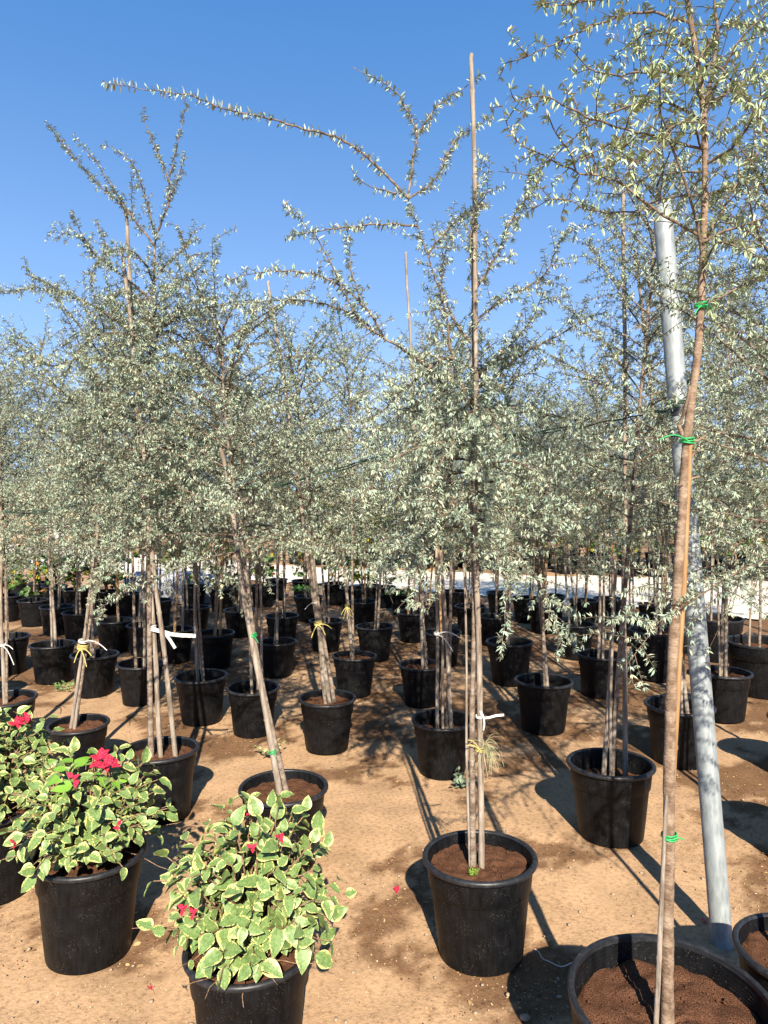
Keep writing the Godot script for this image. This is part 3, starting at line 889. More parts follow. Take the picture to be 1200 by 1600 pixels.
# side twigs along a limb, with their leaves
func twigs(wood: Shape, leaf: Shape, pts: PackedVector3Array, from: float, gap: float, longest: float, droop: float, r: RandomNumberGenerator, size: float, step: float, green: float, picked: Array, room: int) -> void:
	var total := 0.0
	for i in pts.size() - 1:
		total += pts[i].distance_to(pts[i + 1])
	var s := from * total
	while s < total:
		var left := s
		var i := 0
		while i < pts.size() - 2 and left > pts[i].distance_to(pts[i + 1]):
			left -= pts[i].distance_to(pts[i + 1])
			i += 1
		var ax := (pts[i + 1] - pts[i]).normalized()
		var p := pts[i] + ax * left
		var out := Vector3(r.randf_range(-1, 1), r.randf_range(-0.5, 0.8), r.randf_range(-1, 1))
		out = (out - ax * out.dot(ax)).normalized()
		var L := longest * r.randf_range(0.35, 1.25) * (1.0 - 0.55 * s / total)
		if L > 0.02:
			var tw := grow(p, ax * 0.7 + out, L, maxi(2, int(L / 0.05)), droop, 0.22, r)
			wood.tube(tw, taper(tw.size(), 0.0017, 0.0007), 3, Color.WHITE)
			leaf_out(leaf, tw, 0.012, step, r, size, green, picked, room)
		s += gap * r.randf_range(0.6, 1.5)


func tree_shapes(seed_: int, Ht: float, low: float, R: float, limbs: int, leafy: float, bend := 0.0) -> Array:
	var r := RandomNumberGenerator.new()
	r.seed = seed_
	var trunk := Shape.new()
	var wood := Shape.new()
	var leaf := Shape.new()
	leaf.simple = true
	var pts := PackedVector3Array()
	var wob := r.randf() * TAU
	var n := 16
	for i in n:
		var t := float(i) / (n - 1)
		pts.append(Vector3(sin(t * 4.0 + wob) * 0.03 * t + sin(t * 11.0 + wob) * 0.008, Ht * t, cos(t * 3.3 + wob) * 0.03 * t) + Vector3(bend * 1.3 * tanh(Ht * t / 1.3), 0, 0))
	trunk.tube(pts, taper(n, r.randf_range(0.011, 0.015), 0.003), 8, Color.WHITE)
	leaf_out(leaf, pts.slice(11), 0.0, 0.02, r, leaf_size, 0.0, [], 0)
	for i in limbs:
		var t := (i + r.randf()) / limbs
		var h := lerpf(low, Ht * 0.98, pow(t, 0.9))
		var q := h / Ht * (n - 1)
		var a := mini(int(q), n - 2)
		var p := pts[a].lerp(pts[a + 1], q - a)
		var az := i * 2.39996 + r.randf_range(-0.5, 0.5)
		var rise := lerpf(0.25, 1.15, t) + r.randf_range(-0.2, 0.3)
		var L := R * r.randf_range(0.6, 1.25) * lerpf(1.0, 0.62, t)
		var limb := grow(p, Vector3(cos(az), rise, sin(az)), L, 8, lerpf(0.07, 0.02, t) * r.randf_range(0.4, 1.5), 0.13, r)
		wood.tube(limb, taper(limb.size(), 0.0045, 0.0011), 4, Color.WHITE)
		leaf_out(leaf, limb.slice(2), 0.0, 0.015 / leafy, r, leaf_size, 0.0, [], 0)
		twigs(wood, leaf, limb, 0.12, lerpf(0.036, 0.062, t) / leafy, 0.28 * r.randf_range(0.6, 1.4) * lerpf(1.1, 0.6, t), 0.09, r, leaf_size, 0.0112, 0.0, [], 0)
	return [trunk.mesh(M.stem_bark), wood.mesh(M.bark), leaf.mesh(M.feather_leaf)]


func put_tree(shapes: Array, at: Vector3, turn: float, lean: Vector3, k: float, label: String, group := "") -> Node3D:
	var o := thing("feathery_tree", label, "tree", at, group)
	part("trunk", shapes[0], o)
	part("branches", shapes[1], o)
	part("crown", shapes[2], o).set_meta("kind", "stuff")
	o.basis = Basis(Vector3(lean.z, 0, -lean.x).normalized(), lean.length()) * Basis(Vector3.UP, turn) if lean.length() > 0.001 else Basis(Vector3.UP, turn)
	o.scale = Vector3.ONE * k
	return o


# a tree whose limbs were measured; extra limbs fill the crown between low and high
func measured_tree(spot: String, seed_: int, bark: Material, extra: int, low: float, high: float, R: float, size: float, green: float, gap: float, step: float, label: String, room: int, thick := 1.0) -> void:
	var r := RandomNumberGenerator.new()
	r.seed = seed_
	var data: Array = LIMBS[spot]
	var base := Vector3(data[0][0][0][0], data[0][0][0][1], data[0][0][0][2])
	base.y = spots[spot].soil - 0.02
	var o := thing("feathery_tree", label, "tree", base)
	var trunk := Shape.new()
	var wood := Shape.new()
	var leaf := Shape.new()
	leaf.simple = spot == "t1"
	var picked := []
	var main := PackedVector3Array()
	var grown := PackedVector3Array()
	for j in data.size():
		var raw := PackedVector3Array()
		for q in data[j][0]:
			raw.append(Vector3(q[0], q[1], q[2]) - base)
		if j == 0:
			raw[0] = Vector3.ZERO
		else:
			var best := 9.0
			var root := raw[0]
			for q in grown:
				var dd: float = q.distance_to(raw[0])
				if dd < best:
					best = dd
					root = q
			raw[0] = root
		var c := Curve3D.new()
		for i in raw.size():
			var tan_ := (raw[mini(i + 1, raw.size() - 1)] - raw[maxi(i - 1, 0)]) / 6.0
			c.add_point(raw[i], -tan_, tan_)
		c.bake_interval = 0.03 if j == 0 else 0.022
		var pts := c.get_baked_points()
		var ro: float = data[j][1]
		grown.append_array(pts)
		var tw: float = data[j][2]
		if j == 0:
			main = pts
			var rad := taper(pts.size(), ro, ro * 0.3)
			for i in rad.size():
				rad[i] *= 1.0 + 0.04 * sin(i * 2.3) + 0.05 * sin(i * 0.7)
			trunk.tube(pts, rad, 12, Color.WHITE)
			leaf_out(leaf, pts.slice(int(pts.size() * 0.85)), 0.0, 0.02, r, size, green, picked, room)
			twigs(wood, leaf, pts, 0.66, gap, tw, 0.05, r, size, step, green, picked, room)
			continue
		for i in range(1, pts.size()):
			pts[i] += Vector3(sin(i * 0.9 + j), sin(i * 1.3 + j * 2.0), cos(i * 1.1 + j)) * 0.0016
		if tw < 0.0:
			trunk.tube(pts, taper(pts.size(), ro, ro * 0.8), 7, Color.WHITE)
			continue
		wood.tube(pts, taper(pts.size(), ro * thick, 0.0010), 6, Color.WHITE)
		var whip := 1.22 if tw < 0.075 else 1.0
		leaf_out(leaf, pts.slice(int(pts.size() * 0.1)), 0.0, step, r, size * whip, green, picked, room)
		twigs(wood, leaf, pts, 0.1, gap, tw * (1.5 if tw > 0.075 else 0.9), 0.06, r, size, step * 1.1, green, picked, room)
	for i in extra:
		var t := (i + r.randf()) / extra
		var h := lerpf(low, high, t) - base.y
		var p := Vector3.ZERO
		for q in main:
			if q.y > h:
				p = q
				break
		if p == Vector3.ZERO:
			continue
		var az := i * 2.39996 + r.randf()
		var L := R * r.randf_range(0.6, 1.2) * lerpf(1.0, 0.6, t)
		var limb := grow(p, Vector3(cos(az), lerpf(0.1, 0.8, t), sin(az)), L, 9, lerpf(0.2, 0.05, t) * r.randf_range(0.5, 1.5), 0.12, r)
		wood.tube(limb, taper(limb.size(), 0.005, 0.0011), 5, Color.WHITE)
		leaf_out(leaf, limb.slice(2), 0.0, step, r, size, green, picked, room)
		twigs(wood, leaf, limb, 0.12, gap, 0.26, 0.10, r, size, step, green, picked, room)
	part("trunk", trunk.mesh(bark), o)
	part("branches", wood.mesh(M.bark), o)
	part("crown", leaf.mesh(M.feather_leaf), o).set_meta("kind", "stuff")
	if picked.size():
		var kinds := []
		for k in 16:
			var s := Shape.new()
			add_leaf(s, Vector3.ZERO, Vector3(0, 0, 1), r, 0.031, green)
			kinds.append(s.mesh(M.feather_leaf))
		for q in picked:
			var lf := part("leaf", kinds[q[2]], o)
			var ax: Vector3 = q[1]
			var x := Vector3.UP.cross(ax)
			x = x.normalized() if x.length() > 0.05 else Vector3.RIGHT
			lf.transform = Transform3D(Basis(x, ax.cross(x), ax).scaled(Vector3.ONE * q[3]), q[0])


# ---------------------------------------------------------------- broad-leaved saplings beyond the road

func sapling_shapes(seed_: int, Ht: float, low: float, R: float, count: int, yellow: float) -> Array:
	var r := RandomNumberGenerator.new()
	r.seed = seed_
	var trunk := Shape.new()
	var leaf := Shape.new()
	var pts := grow(Vector3.ZERO, Vector3.UP, Ht, 9, 0.0, 0.06, r)
	trunk.tube(pts, taper(pts.size(), 0.010, 0.003), 6, Color.WHITE)
	var tips := []
	for i in 12:
		var p := pts[clampi(int(lerpf(low / Ht, 1.0, i / 12.0) * 9.0), 0, 9)]
		var az := i * 2.4
		var b := grow(p, Vector3(cos(az), 0.9, sin(az)), R * r.randf_range(0.6, 1.2), 4, 0.08, 0.15, r)
		trunk.tube(b, taper(5, 0.004, 0.0015), 4, Color.WHITE)
		tips.append(b)
	for i in count:
		var b: PackedVector3Array = tips[r.randi() % tips.size()]
		var p := b[r.randi_range(1, 3)].lerp(b[4], r.randf())
		p += Vector3(r.randf_range(-1, 1), r.randf_range(-1, 1), r.randf_range(-1, 1)) * 0.05
		var d := Vector3(r.randf_range(-1, 1), r.randf_range(-0.9, 0.3), r.randf_range(-1, 1)).normalized()
		var col := Color(0.07, 0.13, 0.03) * r.randf_range(0.7, 1.4)
		if r.randf() < yellow:
			col = Color(0.34, 0.30, 0.03) * r.randf_range(0.7, 1.2)
		if r.randf() < yellow * 0.12:
			col = Color(0.55, 0.22, 0.03)
		var l := r.randf_range(0.05, 0.095)
		var up := (Vector3.UP + Vector3(r.randf_range(-1, 1), 0, r.randf_range(-1, 1)) * 0.8).normalized()
		var side := d.cross(up).normalized()
		var nn := side.cross(d).normalized()
		var i0 := leaf.v.size()
		leaf.put(p, nn, col, Vector2.ZERO)
		for k in 7:
			var t := lerpf(0.15, 1.0, k / 6.0)
			var hw := l * 0.48 * sin(PI * pow(t, 0.8)) + 0.001
			var m := p + d * l * t - nn * l * 0.18 * t * t
			leaf.put(m - side * hw + nn * hw * 0.3, (nn - side * 0.25).normalized(), col, Vector2.ZERO)
			leaf.put(m + side * hw + nn * hw * 0.3, (nn + side * 0.25).normalized(), col, Vector2.ZERO)
		leaf.tri(i0, i0 + 1, i0 + 2)
		for k in 6:
			var a := i0 + 1 + k * 2
			leaf.quad(a, a + 2, a + 3, a + 1)
	return [trunk.mesh(M.bark), leaf.mesh(M.broad_leaf)]


# ---------------------------------------------------------------- variegated bushes

func bush_leaf_mesh(k: int, mat: Material) -> ArrayMesh:
	var s := Shape.new()
	var rows := 8
	var curl: float = [0.22, 0.42, 0.08, -0.12][k]
	var fold: float = [0.35, 0.15, 0.55, 0.28][k]
	for i in rows + 1:
		var t := float(i) / rows
		var hw := maxf(leaf_half(t), 0.004)
		var y := -curl * t * t + 0.02 * sin(t * 9.0 + k)
		for q in [-1.0, 0.0, 1.0]:
			s.put(Vector3(hw * q, y + absf(q) * hw * fold + 0.022 * sin(t * 11.0 + q * 2.0 + k * 1.7) * absf(q), t), Vector3.UP, Color.WHITE, Vector2(0.5 + q * hw / 0.68, t))
	for i in rows:
		for q in 2:
			var a := i * 3 + q
			s.quad(a, a + 1, a + 4, a + 3)
	s.smooth_normals()
	if s.n[4].y < 0:
		for i in s.n.size():
			s.n[i] = -s.n[i]
	return s.mesh(mat)


func place_leaf(parent: Node, called: String, mesh: Mesh, p: Vector3, dir: Vector3, up: Vector3, size: float) -> MeshInstance3D:
	var o := part(called, mesh, parent)
	var z := dir.normalized()
	var x := up.cross(z).normalized()
	o.transform = Transform3D(Basis(x, z.cross(x), z).scaled(Vector3.ONE * size), p)
	return o


func make_flower(parent: Node, p: Vector3, out: Vector3, count: int, size: float, r: RandomNumberGenerator) -> void:
	var mesh := bush_leaf_mesh(1, M.bract)
	var f := Node3D.new()
	f.name = "flower"
	parent.add_child(f, true)
	f.position = p
	var side := out.cross(Vector3(0.2, 0.9, 0.1)).normalized()
	var other := out.cross(side)
	for k in count:
		var a := TAU * k / count + r.randf_range(-0.3, 0.3)
		var d := (out * r.randf_range(0.15, 0.9) + side * cos(a) + other * sin(a)).normalized()
		place_leaf(f, "bract", mesh, Vector3(r.randf_range(-1, 1), r.randf_range(-1, 1), r.randf_range(-1, 1)) * size * 0.25, d, out + side * 0.1, size * r.randf_range(0.8, 1.15))


func make_bush(at: Vector3, rim: float, rx: float, ry: float, seed_: int, label: String, flowers: Array, lime: int) -> void:
	var r := RandomNumberGenerator.new()
	r.seed = seed_
	var o := thing("flowering_bush", label, "bush", at, "variegated bushes in pots")
	var stems := Shape.new()
	var kinds := []
	for k in 9:
		kinds.append(bush_leaf_mesh([0, 1, 2, 3, 0, 3, 1, 2, 0][k], M["variegated_%d" % (k % 3)]))
	var lime_mesh := bush_leaf_mesh(1, M.lime_leaf)
	var made := 0
	var mid := Vector3(0, ry * 0.36, 0)
	var branches := 116
	var rest := Shape.new()
	for i in branches:
		var az := i * 2.39996 + r.randf_range(-0.3, 0.3)
		var cosv := 1.0 - (i + 0.5) / branches * 1.32
		var sinv := sqrt(maxf(0.0, 1.0 - cosv * cosv))
		var k := r.randf_range(0.74, 1.10)
		var tip := mid + Vector3(cos(az) * sinv * rx * k, cosv * ry * 0.64 * k, sin(az) * sinv * rx * k)
		if tip.y < rim * 0.1 and sinv * rx * k < rim:
			tip *= Vector3(1.25, 1, 1.25)
		var start := Vector3(cos(az), 0, sin(az)) * r.randf_range(0.0, 0.06)
		var lift := Vector3(0, maxf(0.10, tip.y * 0.55), 0)
		var pts := PackedVector3Array()
		for q in 9:
			var t := q / 8.0
			var a := start.lerp(start + lift + (tip - start) * 0.25, t)
			var b := (start + lift + (tip - start) * 0.25).lerp(tip, t)
			pts.append(a.lerp(b, t) + Vector3(r.randf_range(-1, 1), r.randf_range(-1, 1), r.randf_range(-1, 1)) * 0.008)
		stems.tube(pts, taper(9, 0.0045, 0.0015), 5, Color.WHITE)
		var spin := r.randf() * TAU
		for q in range(0, 7):
			var t := lerpf(0.30, 1.0, q / 6.0)
			var f := t * 8.0
			var j := mini(int(f), 7)
			var p := pts[j].lerp(pts[j + 1], f - j)
			var ax := (pts[j + 1] - pts[j]).normalized()
			spin += 2.4
			var side := ax.cross(Vector3(0.13, 0.97, 0.2)).normalized()
			var out := side * cos(spin) + ax.cross(side) * sin(spin)
			var away := (p - mid).normalized()
			var dir := (out + ax * 0.5 + away * 0.5 + Vector3(0, -0.35, 0)).normalized()
			var up := (away * 0.9 + Vector3(0, 0.75, 0.25) + Vector3(r.randf_range(-1, 1), r.randf_range(-1, 1), r.randf_range(-1, 1)) * 0.55).normalized()
			var size := (r.randf_range(0.028, 0.048) if r.randf() < 0.55 else r.randf_range(0.046, 0.066)) * (0.85 if q < 2 else 1.0)
			if made < 296 and (q + i) % 3 == 0 or q == 6:
				var mesh: Mesh = kinds[r.randi() % 9]
				if lime > 0 and cosv > 0.35 and sin(az) > 0.0 and q > 4:
					mesh = lime_mesh
					lime -= 1
				place_leaf(o, "leaf", mesh, p, dir, up, size)
				made += 1
			else:
				var src: ArrayMesh = kinds[r.randi() % 3]
				var arr := src.surface_get_arrays(0)
				var bz := dir
				var bx := up.cross(bz).normalized()
				var tf := Transform3D(Basis(bx, bz.cross(bx), bz).scaled(Vector3.ONE * size), p)
				var off := rest.v.size()
				var vv: PackedVector3Array = arr[Mesh.ARRAY_VERTEX]
				var tv: PackedVector2Array = arr[Mesh.ARRAY_TEX_UV]
				var nv: PackedVector3Array = arr[Mesh.ARRAY_NORMAL]
				for e in vv.size():
					rest.put(tf * vv[e], (tf.basis * nv[e]).normalized(), Color.WHITE, tv[e])
				for e in arr[Mesh.ARRAY_INDEX]:
					rest.idx.append(off + e)
	# bare dead twigs low down
	for i in 16:
		var az := r.randf() * TAU
		var tw := grow(Vector3(cos(az), 0.05, sin(az)) * 0.05, Vector3(cos(az), r.randf_range(0.3, 1.0), sin(az)), r.randf_range(0.15, 0.3), 6, 0.08, 0.3, r)
		stems.tube(tw, taper(tw.size(), 0.003, 0.001), 4, Color.WHITE)
	part("stems", stems.mesh(M.twig), o)
	if rest.v.size():
		part("small_leaves", rest.mesh(M.variegated_0), o).set_meta("kind", "stuff")
	for q in flowers:
		make_flower(o, q[0], (q[0] - mid).normalized() + Vector3(0, 0.1, 0.2), q[1], q[2], r)


# ---------------------------------------------------------------- ground

# mulch lies thinly between the rows and round the front pots; the path before the bushes is clean sand
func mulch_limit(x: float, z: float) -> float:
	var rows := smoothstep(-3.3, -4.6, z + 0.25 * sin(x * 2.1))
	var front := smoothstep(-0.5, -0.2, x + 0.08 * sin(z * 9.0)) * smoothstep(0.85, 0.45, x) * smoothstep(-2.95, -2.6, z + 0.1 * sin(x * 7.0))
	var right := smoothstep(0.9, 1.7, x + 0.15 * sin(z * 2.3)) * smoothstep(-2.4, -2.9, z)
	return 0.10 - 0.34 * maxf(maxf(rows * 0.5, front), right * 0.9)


func make_ground() -> void:
	var xs := PackedFloat32Array()
	var zs := PackedFloat32Array()
	for q in [-160.0, -90.0, -50.0, -30.0, -20.0]:
		xs.append(q)
	var x := -14.0
	while x < 14.0:
		xs.append(x)
		x += 0.032 if absf(x) < 1.9 else (0.05 if absf(x) < 3.2 else 0.22)
	for q in [14.0, 20.0, 30.0, 50.0, 90.0, 160.0]:
		xs.append(q)
	for q in [40.0, 15.0, 5.0, 1.5, 0.0]:
		zs.append(q)
	var z := -0.8
	while z > -26.0:
		zs.append(z)
		z -= 0.032 if z > -4.2 else (0.05 if z > -7.0 else 0.22)
	for q in [-26.0, -34.0, -50.0, -80.0, -130.0, -220.0]:
		zs.append(q)
	var a := FastNoiseLite.new()
	a.seed = 4
	a.frequency = 0.55
	a.fractal_octaves = 4
	var b := FastNoiseLite.new()
	b.seed = 9
	b.frequency = 9.0
	b.fractal_octaves = 3
	var c := FastNoiseLite.new()
	c.seed = 15
	c.frequency = 1.1
	c.fractal_octaves = 6
	c.fractal_gain = 0.62
	var sh := Shape.new()
	for zz in zs:
		for xx in xs:
			var near := 1.0 if absf(xx) < 13.0 and zz > -25.0 else 0.0
			var y := (a.get_noise_2d(xx, zz) * 0.016 + b.get_noise_2d(xx * 0.5, zz * 0.5) * 0.006 - 0.008) * near
			var q := c.get_noise_2d(xx, zz) + 0.25 * a.get_noise_2d(xx * 0.6 + 40.0, zz * 0.6)
			# dark mulch lies between the rows and to the right of the front pot; the bare path is clean sand
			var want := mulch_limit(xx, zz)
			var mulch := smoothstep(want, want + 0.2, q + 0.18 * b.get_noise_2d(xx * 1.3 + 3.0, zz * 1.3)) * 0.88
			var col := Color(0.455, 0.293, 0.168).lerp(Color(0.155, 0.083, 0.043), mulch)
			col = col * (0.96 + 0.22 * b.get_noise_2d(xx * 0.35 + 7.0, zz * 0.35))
			col.a = 1.0
			sh.put(Vector3(xx, y, zz), Vector3.UP, col, Vector2(xx, zz))
	var w := xs.size()
	for j in zs.size() - 1:
		for i in w - 1:
			var p := j * w + i
			sh.quad(p, p + w, p + w + 1, p + 1)
	sh.smooth_normals()
	if sh.n[w * 20 + 40].y < 0.0:
		for i in sh.n.size():
			sh.n[i] = -sh.n[i]
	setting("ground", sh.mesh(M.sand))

	# the pale gravel road runs across behind the block of saplings
	var rd := Shape.new()
	var nearer := [Vector2(16.0, -3.6), Vector2(4.3, -9.3), Vector2(1.0, -11.3), Vector2(-1.2, -12.4), Vector2(-7.6, -15.0), Vector2(-24.0, -21.0)]
	var farther := [Vector2(18.0, -10.5), Vector2(6.5, -13.0), Vector2(2.6, -13.9), Vector2(-1.4, -15.2), Vector2(-10.6, -21.8), Vector2(-30.0, -33.0)]
	var parts := 30
	for s in nearer.size() - 1:
		for i in parts + (1 if s == nearer.size() - 2 else 0):
			var t := float(i) / parts
			var p: Vector2 = nearer[s].lerp(nearer[s + 1], t)
			var q: Vector2 = farther[s].lerp(farther[s + 1], t)
			for k in 9:
				var u := k / 8.0
				var m := p.lerp(q, u)
				if k == 0 or k == 8:
					m += Vector2(0.1, 0.3) * b.get_noise_2d(m.x * 0.2, m.y * 0.2) * 1.6
				rd.put(Vector3(m.x, 0.016 + 0.006 * a.get_noise_2d(m.x * 3.0, m.y * 3.0), m.y), Vector3.UP, Color.WHITE, m)
	for i in rd.v.size() / 9 - 1:
		for k in 8:
			var p := i * 9 + k
			rd.quad(p, p + 1, p + 10, p + 9)
	setting("gravel_road", rd.mesh(M.gravel))

	# litter: dry leaves and chips of bark, thickest where the mulch lies
	var r := RandomNumberGenerator.new()
	r.seed = 77
	var lt := Shape.new()
	var tones := [Color(0.42, 0.27, 0.13), Color(0.30, 0.17, 0.08), Color(0.10, 0.05, 0.028), Color(0.07, 0.035, 0.02), Color(0.50, 0.37, 0.21), Color(0.18, 0.10, 0.055)]
	for i in 34000:
		var zz := -1.6 - pow(r.randf(), 1.5) * 7.0
		var xx := r.randf_range(-0.62, 0.62) * (-zz) * 1.02
		var q := c.get_noise_2d(xx, zz) + 0.25 * a.get_noise_2d(xx * 0.6 + 40.0, zz * 0.6)
		if q < mulch_limit(xx, zz) + r.randf_range(-0.22, 0.2):
			continue
		var y := a.get_noise_2d(xx, zz) * 0.016 + b.get_noise_2d(xx * 0.5, zz * 0.5) * 0.006 - 0.008
		var big := r.randf() < 0.02
		var l := r.randf_range(0.016, 0.034) if big else r.randf_range(0.003, 0.012)
		var az := r.randf() * TAU
		var d := Vector3(cos(az), r.randf_range(-0.15, 0.35), sin(az)).normalized()
		var col: Color = tones[r.randi_range(0, 1) if big else r.randi_range(0, 5)] * r.randf_range(0.8, 1.2)
		lt.blade(Vector3(xx, y + 0.003, zz), d, (Vector3.UP + Vector3(r.randf_range(-1, 1), 0, r.randf_range(-1, 1)) * 0.5).normalized(), l, l * r.randf_range(0.25, 0.6), col)
	for i in 14000:   # loose grit everywhere, paler and darker than the sand
		var zz := -1.6 - pow(r.randf(), 1.6) * 4.0
		var xx := r.randf_range(-0.62, 0.62) * (-zz)
		var y := a.get_noise_2d(xx, zz) * 0.016 + b.get_noise_2d(xx * 0.5, zz * 0.5) * 0.006 - 0.008
		var az := r.randf() * TAU
		var l := r.randf_range(0.0025, 0.0065)
		lt.blade(Vector3(xx, y + 0.001, zz), Vector3(cos(az), r.randf_range(0.0, 0.6), sin(az)).normalized(), Vector3(0.1, 1, 0.1).normalized(), l, l * 0.8, [Color(0.22, 0.12, 0.062), Color(0.34, 0.20, 0.11), Color(0.52, 0.36, 0.22)][r.randi() % 3])
	stuff("leaf_litter", lt.mesh(M.litter), "dry brown leaf litter and bark chips strewn on the sand", "litter")
	var pb := Shape.new()
	for i in 420:
		var zz := -1.7 - pow(r.randf(), 1.4) * 4.5
		var xx := r.randf_range(-0.6, 0.6) * (-zz)
		add_stone(pb, Vector3(xx, -0.004, zz), r.randf_range(0.003, 0.008), r)
	add_stone(pb, Vector3(0.434, 0.0, -2.148), 0.014, r)
	add_stone(pb, Vector3(0.40, 0.0, -2.25), 0.009, r)
	stuff("pebbles", pb.mesh(M.pebble), "small pale pebbles scattered over the sandy ground", "pebbles")
	for i in 3:
		var where: Vector3 = [Vector3(0.052, 0.006, -2.869), Vector3(1.201, 0.006, -2.639), Vector3(0.466, 0.006, -4.7)][i]
		var o := part(numbered("fallen_petal"), bush_leaf_mesh(i, M.bract), self)
		tag(o, ["fallen magenta petal on the sand beside the ribbon-tied sapling's pot", "fallen magenta petal on the sand at the foot of the galvanised pole", "fallen magenta petal on dark mulch among the pot rows"][i], "petal", "fallen petals")
		o.position = where
		o.scale = Vector3.ONE * 0.034
		o.rotation = Vector3(0.15, i * 2.0, 0.2)


func add_stone(sh: Shape, p: Vector3, rad: float, r: RandomNumberGenerator) -> void:
	var first := sh.v.size()
	var k := Vector3(r.randf_range(0.8, 1.3), r.randf_range(0.5, 0.9), r.randf_range(0.8, 1.3)) * rad
	for i in 5:
		var la := PI * (i / 4.0 - 0.5)
		for j in 8:
			var d := Vector3(cos(la) * cos(TAU * j / 7.0), sin(la), cos(la) * sin(TAU * j / 7.0))
			sh.put(p + d * k * (1.0 + 0.12 * sin(d.x * 7.0 + d.z * 5.0 + p.x * 90.0)), d, Color.WHITE, Vector2(j, i))
	for i in 4:
		for j in 7:
			var q := first + i * 8 + j
			sh.quad(q, q + 1, q + 9, q + 8)


# ---------------------------------------------------------------- background

func box(called: String, lo: Vector3, hi: Vector3, mat: Material, parent: Node) -> MeshInstance3D:
	var m := BoxMesh.new()
	m.size = hi - lo
	m.material = mat
	var o := part(called, m, parent)
	o.position = (lo + hi) * 0.5
	return o


func make_background() -> void:
	var wall := thing("boundary_wall", "long pale rendered boundary wall behind the far pots", "wall", Vector3(3.0, 0, -27.0))
	for k in 10:
		box("panel", Vector3(-17.0 + k * 4.0, -0.1, -0.1), Vector3(-13.08 + k * 4.0, 1.45 + 0.02 * sin(k * 3.0), 0.1), M.wall_render, wall)
		box("pillar", Vector3(-13.08 + k * 4.0, -0.1, -0.16), Vector3(-13.0 + k * 4.0 + 0.0, 1.6, 0.16), M.wall_render, wall)
	wall.rotation.y = -0.06
	var cab := thing("site_cabin", "low sand-coloured cabin with dark red door frame beyond the road", "cabin", Vector3(-13.2, 0, -25.5))
	box("wall", Vector3(-3.0, 0, -2.0), Vector3(2.0, 1.65, 0.0), M.cabin_wall, cab)
	box("roof", Vector3(-3.15, 1.65, -2.15), Vector3(2.15, 1.75, 0.2), M.cabin_wall, cab)
	var door := box("door", Vector3(1.0, 0.0, 0.002), Vector3(1.75, 1.55, 0.05), M.cabin_white, cab)
	box("frame", Vector3(-0.46, -0.775, -0.02), Vector3(-0.376, 0.775, 0.06), M.cabin_frame, door)
	box("frame", Vector3(0.376, -0.775, -0.02), Vector3(0.46, 0.775, 0.06), M.cabin_frame, door)
	var win := box("window", Vector3(-1.9, 0.8, 0.002), Vector3(-0.7, 1.5, 0.03), M.cabin_glass, cab)
	box("frame", Vector3(-0.66, -0.41, -0.01), Vector3(-0.6, 0.41, 0.04), M.cabin_white, win)
	box("frame", Vector3(0.6, -0.41, -0.01), Vector3(0.66, 0.41, 0.04), M.cabin_white, win)
	box("sill", Vector3(-0.7, -0.47, -0.01), Vector3(0.7, -0.412, 0.07), M.cabin_white, win)

	var sap := []
	for k in 5:
		sap.append(sapling_shapes(300 + k, 1.3 + 0.12 * k, 0.15, 0.38, 460 + 40 * k, [0.10, 0.35, 0.2, 0.6, 0.15][k]))
	var r := RandomNumberGenerator.new()
	r.seed = 91
	for row in 3:
		var count := 22 - row * 2
		for i in count:
			var t := (i + r.randf_range(-0.1, 0.1)) / 21.0
			var p := Vector2(-2.0, -16.2).lerp(Vector2(9.8, -12.0), t) + Vector2(0.25, -0.72) * row
			var D := r.randf_range(0.42, 0.54)
			make_pot("far%d_%d" % [row, i], p.x, p.y, D, D * 0.87, 0.14, false, "black pot of a broad-leaved sapling across the gravel road", "pots across the road")
			var s: Array = sap[r.randi() % 5]
			var o := thing("broadleaf_sapling", "broad-leaved sapling with yellowing round leaves across the gravel road", "tree", Vector3(p.x, D * 0.72, p.y), "broad-leaved saplings across the road")
			part("trunk", s[0], o)
			part("crown", s[1], o).set_meta("kind", "stuff")
			o.rotation.y = r.randf() * TAU
			o.scale = Vector3.ONE * r.randf_range(0.8, 1.15)
			if row == 0:
				make_stake(Vector3(p.x + 0.05, D * 0.7, p.y + 0.03), Vector3(p.x + r.randf_range(-0.06, 0.1), r.randf_range(1.3, 1.9), p.y), 0.011, M.bamboo, "thin tan cane beside a broad-leaved sapling across the road", "canes across the road", "bamboo_cane")

	# crumpled sheet of plastic over a crate among the back rows
	var sh := Shape.new()
	var nz := FastNoiseLite.new()
	nz.seed = 3
	nz.frequency = 2.2
	nz.fractal_octaves = 4
	for i in 17:
		for j in 33:
			var an := TAU * j / 32.0
			var t := i / 16.0
			var rr := 0.55 * pow(sin(t * PI * 0.5), 0.5)
			var p := Vector3(cos(an) * rr * 1.25, 0.44 * pow(cos(t * PI * 0.5), 0.35), sin(an) * rr * 0.6)
			p *= 1.0 + 0.28 * nz.get_noise_3d(p.x * 1.5, p.y * 2.0, p.z * 1.5)
			sh.put(p, Vector3.UP, Color.WHITE, Vector2(t, an))
	for i in 16:
		for j in 32:
			var q := i * 33 + j
			sh.quad(q, q + 1, q + 34, q + 33)
	sh.smooth_normals()
	if sh.n[40].y < 0.0:
		for i in sh.n.size():
			sh.n[i] = -sh.n[i]
	var o := part("plastic_sheet", sh.mesh(M.sheet), self)
	tag(o, "crumpled grey-white plastic sheet heaped between the back pot rows", "plastic sheet")
	o.position = Vector3(-3.15, 0.0, -10.6)


# ---------------------------------------------------------------- the scene

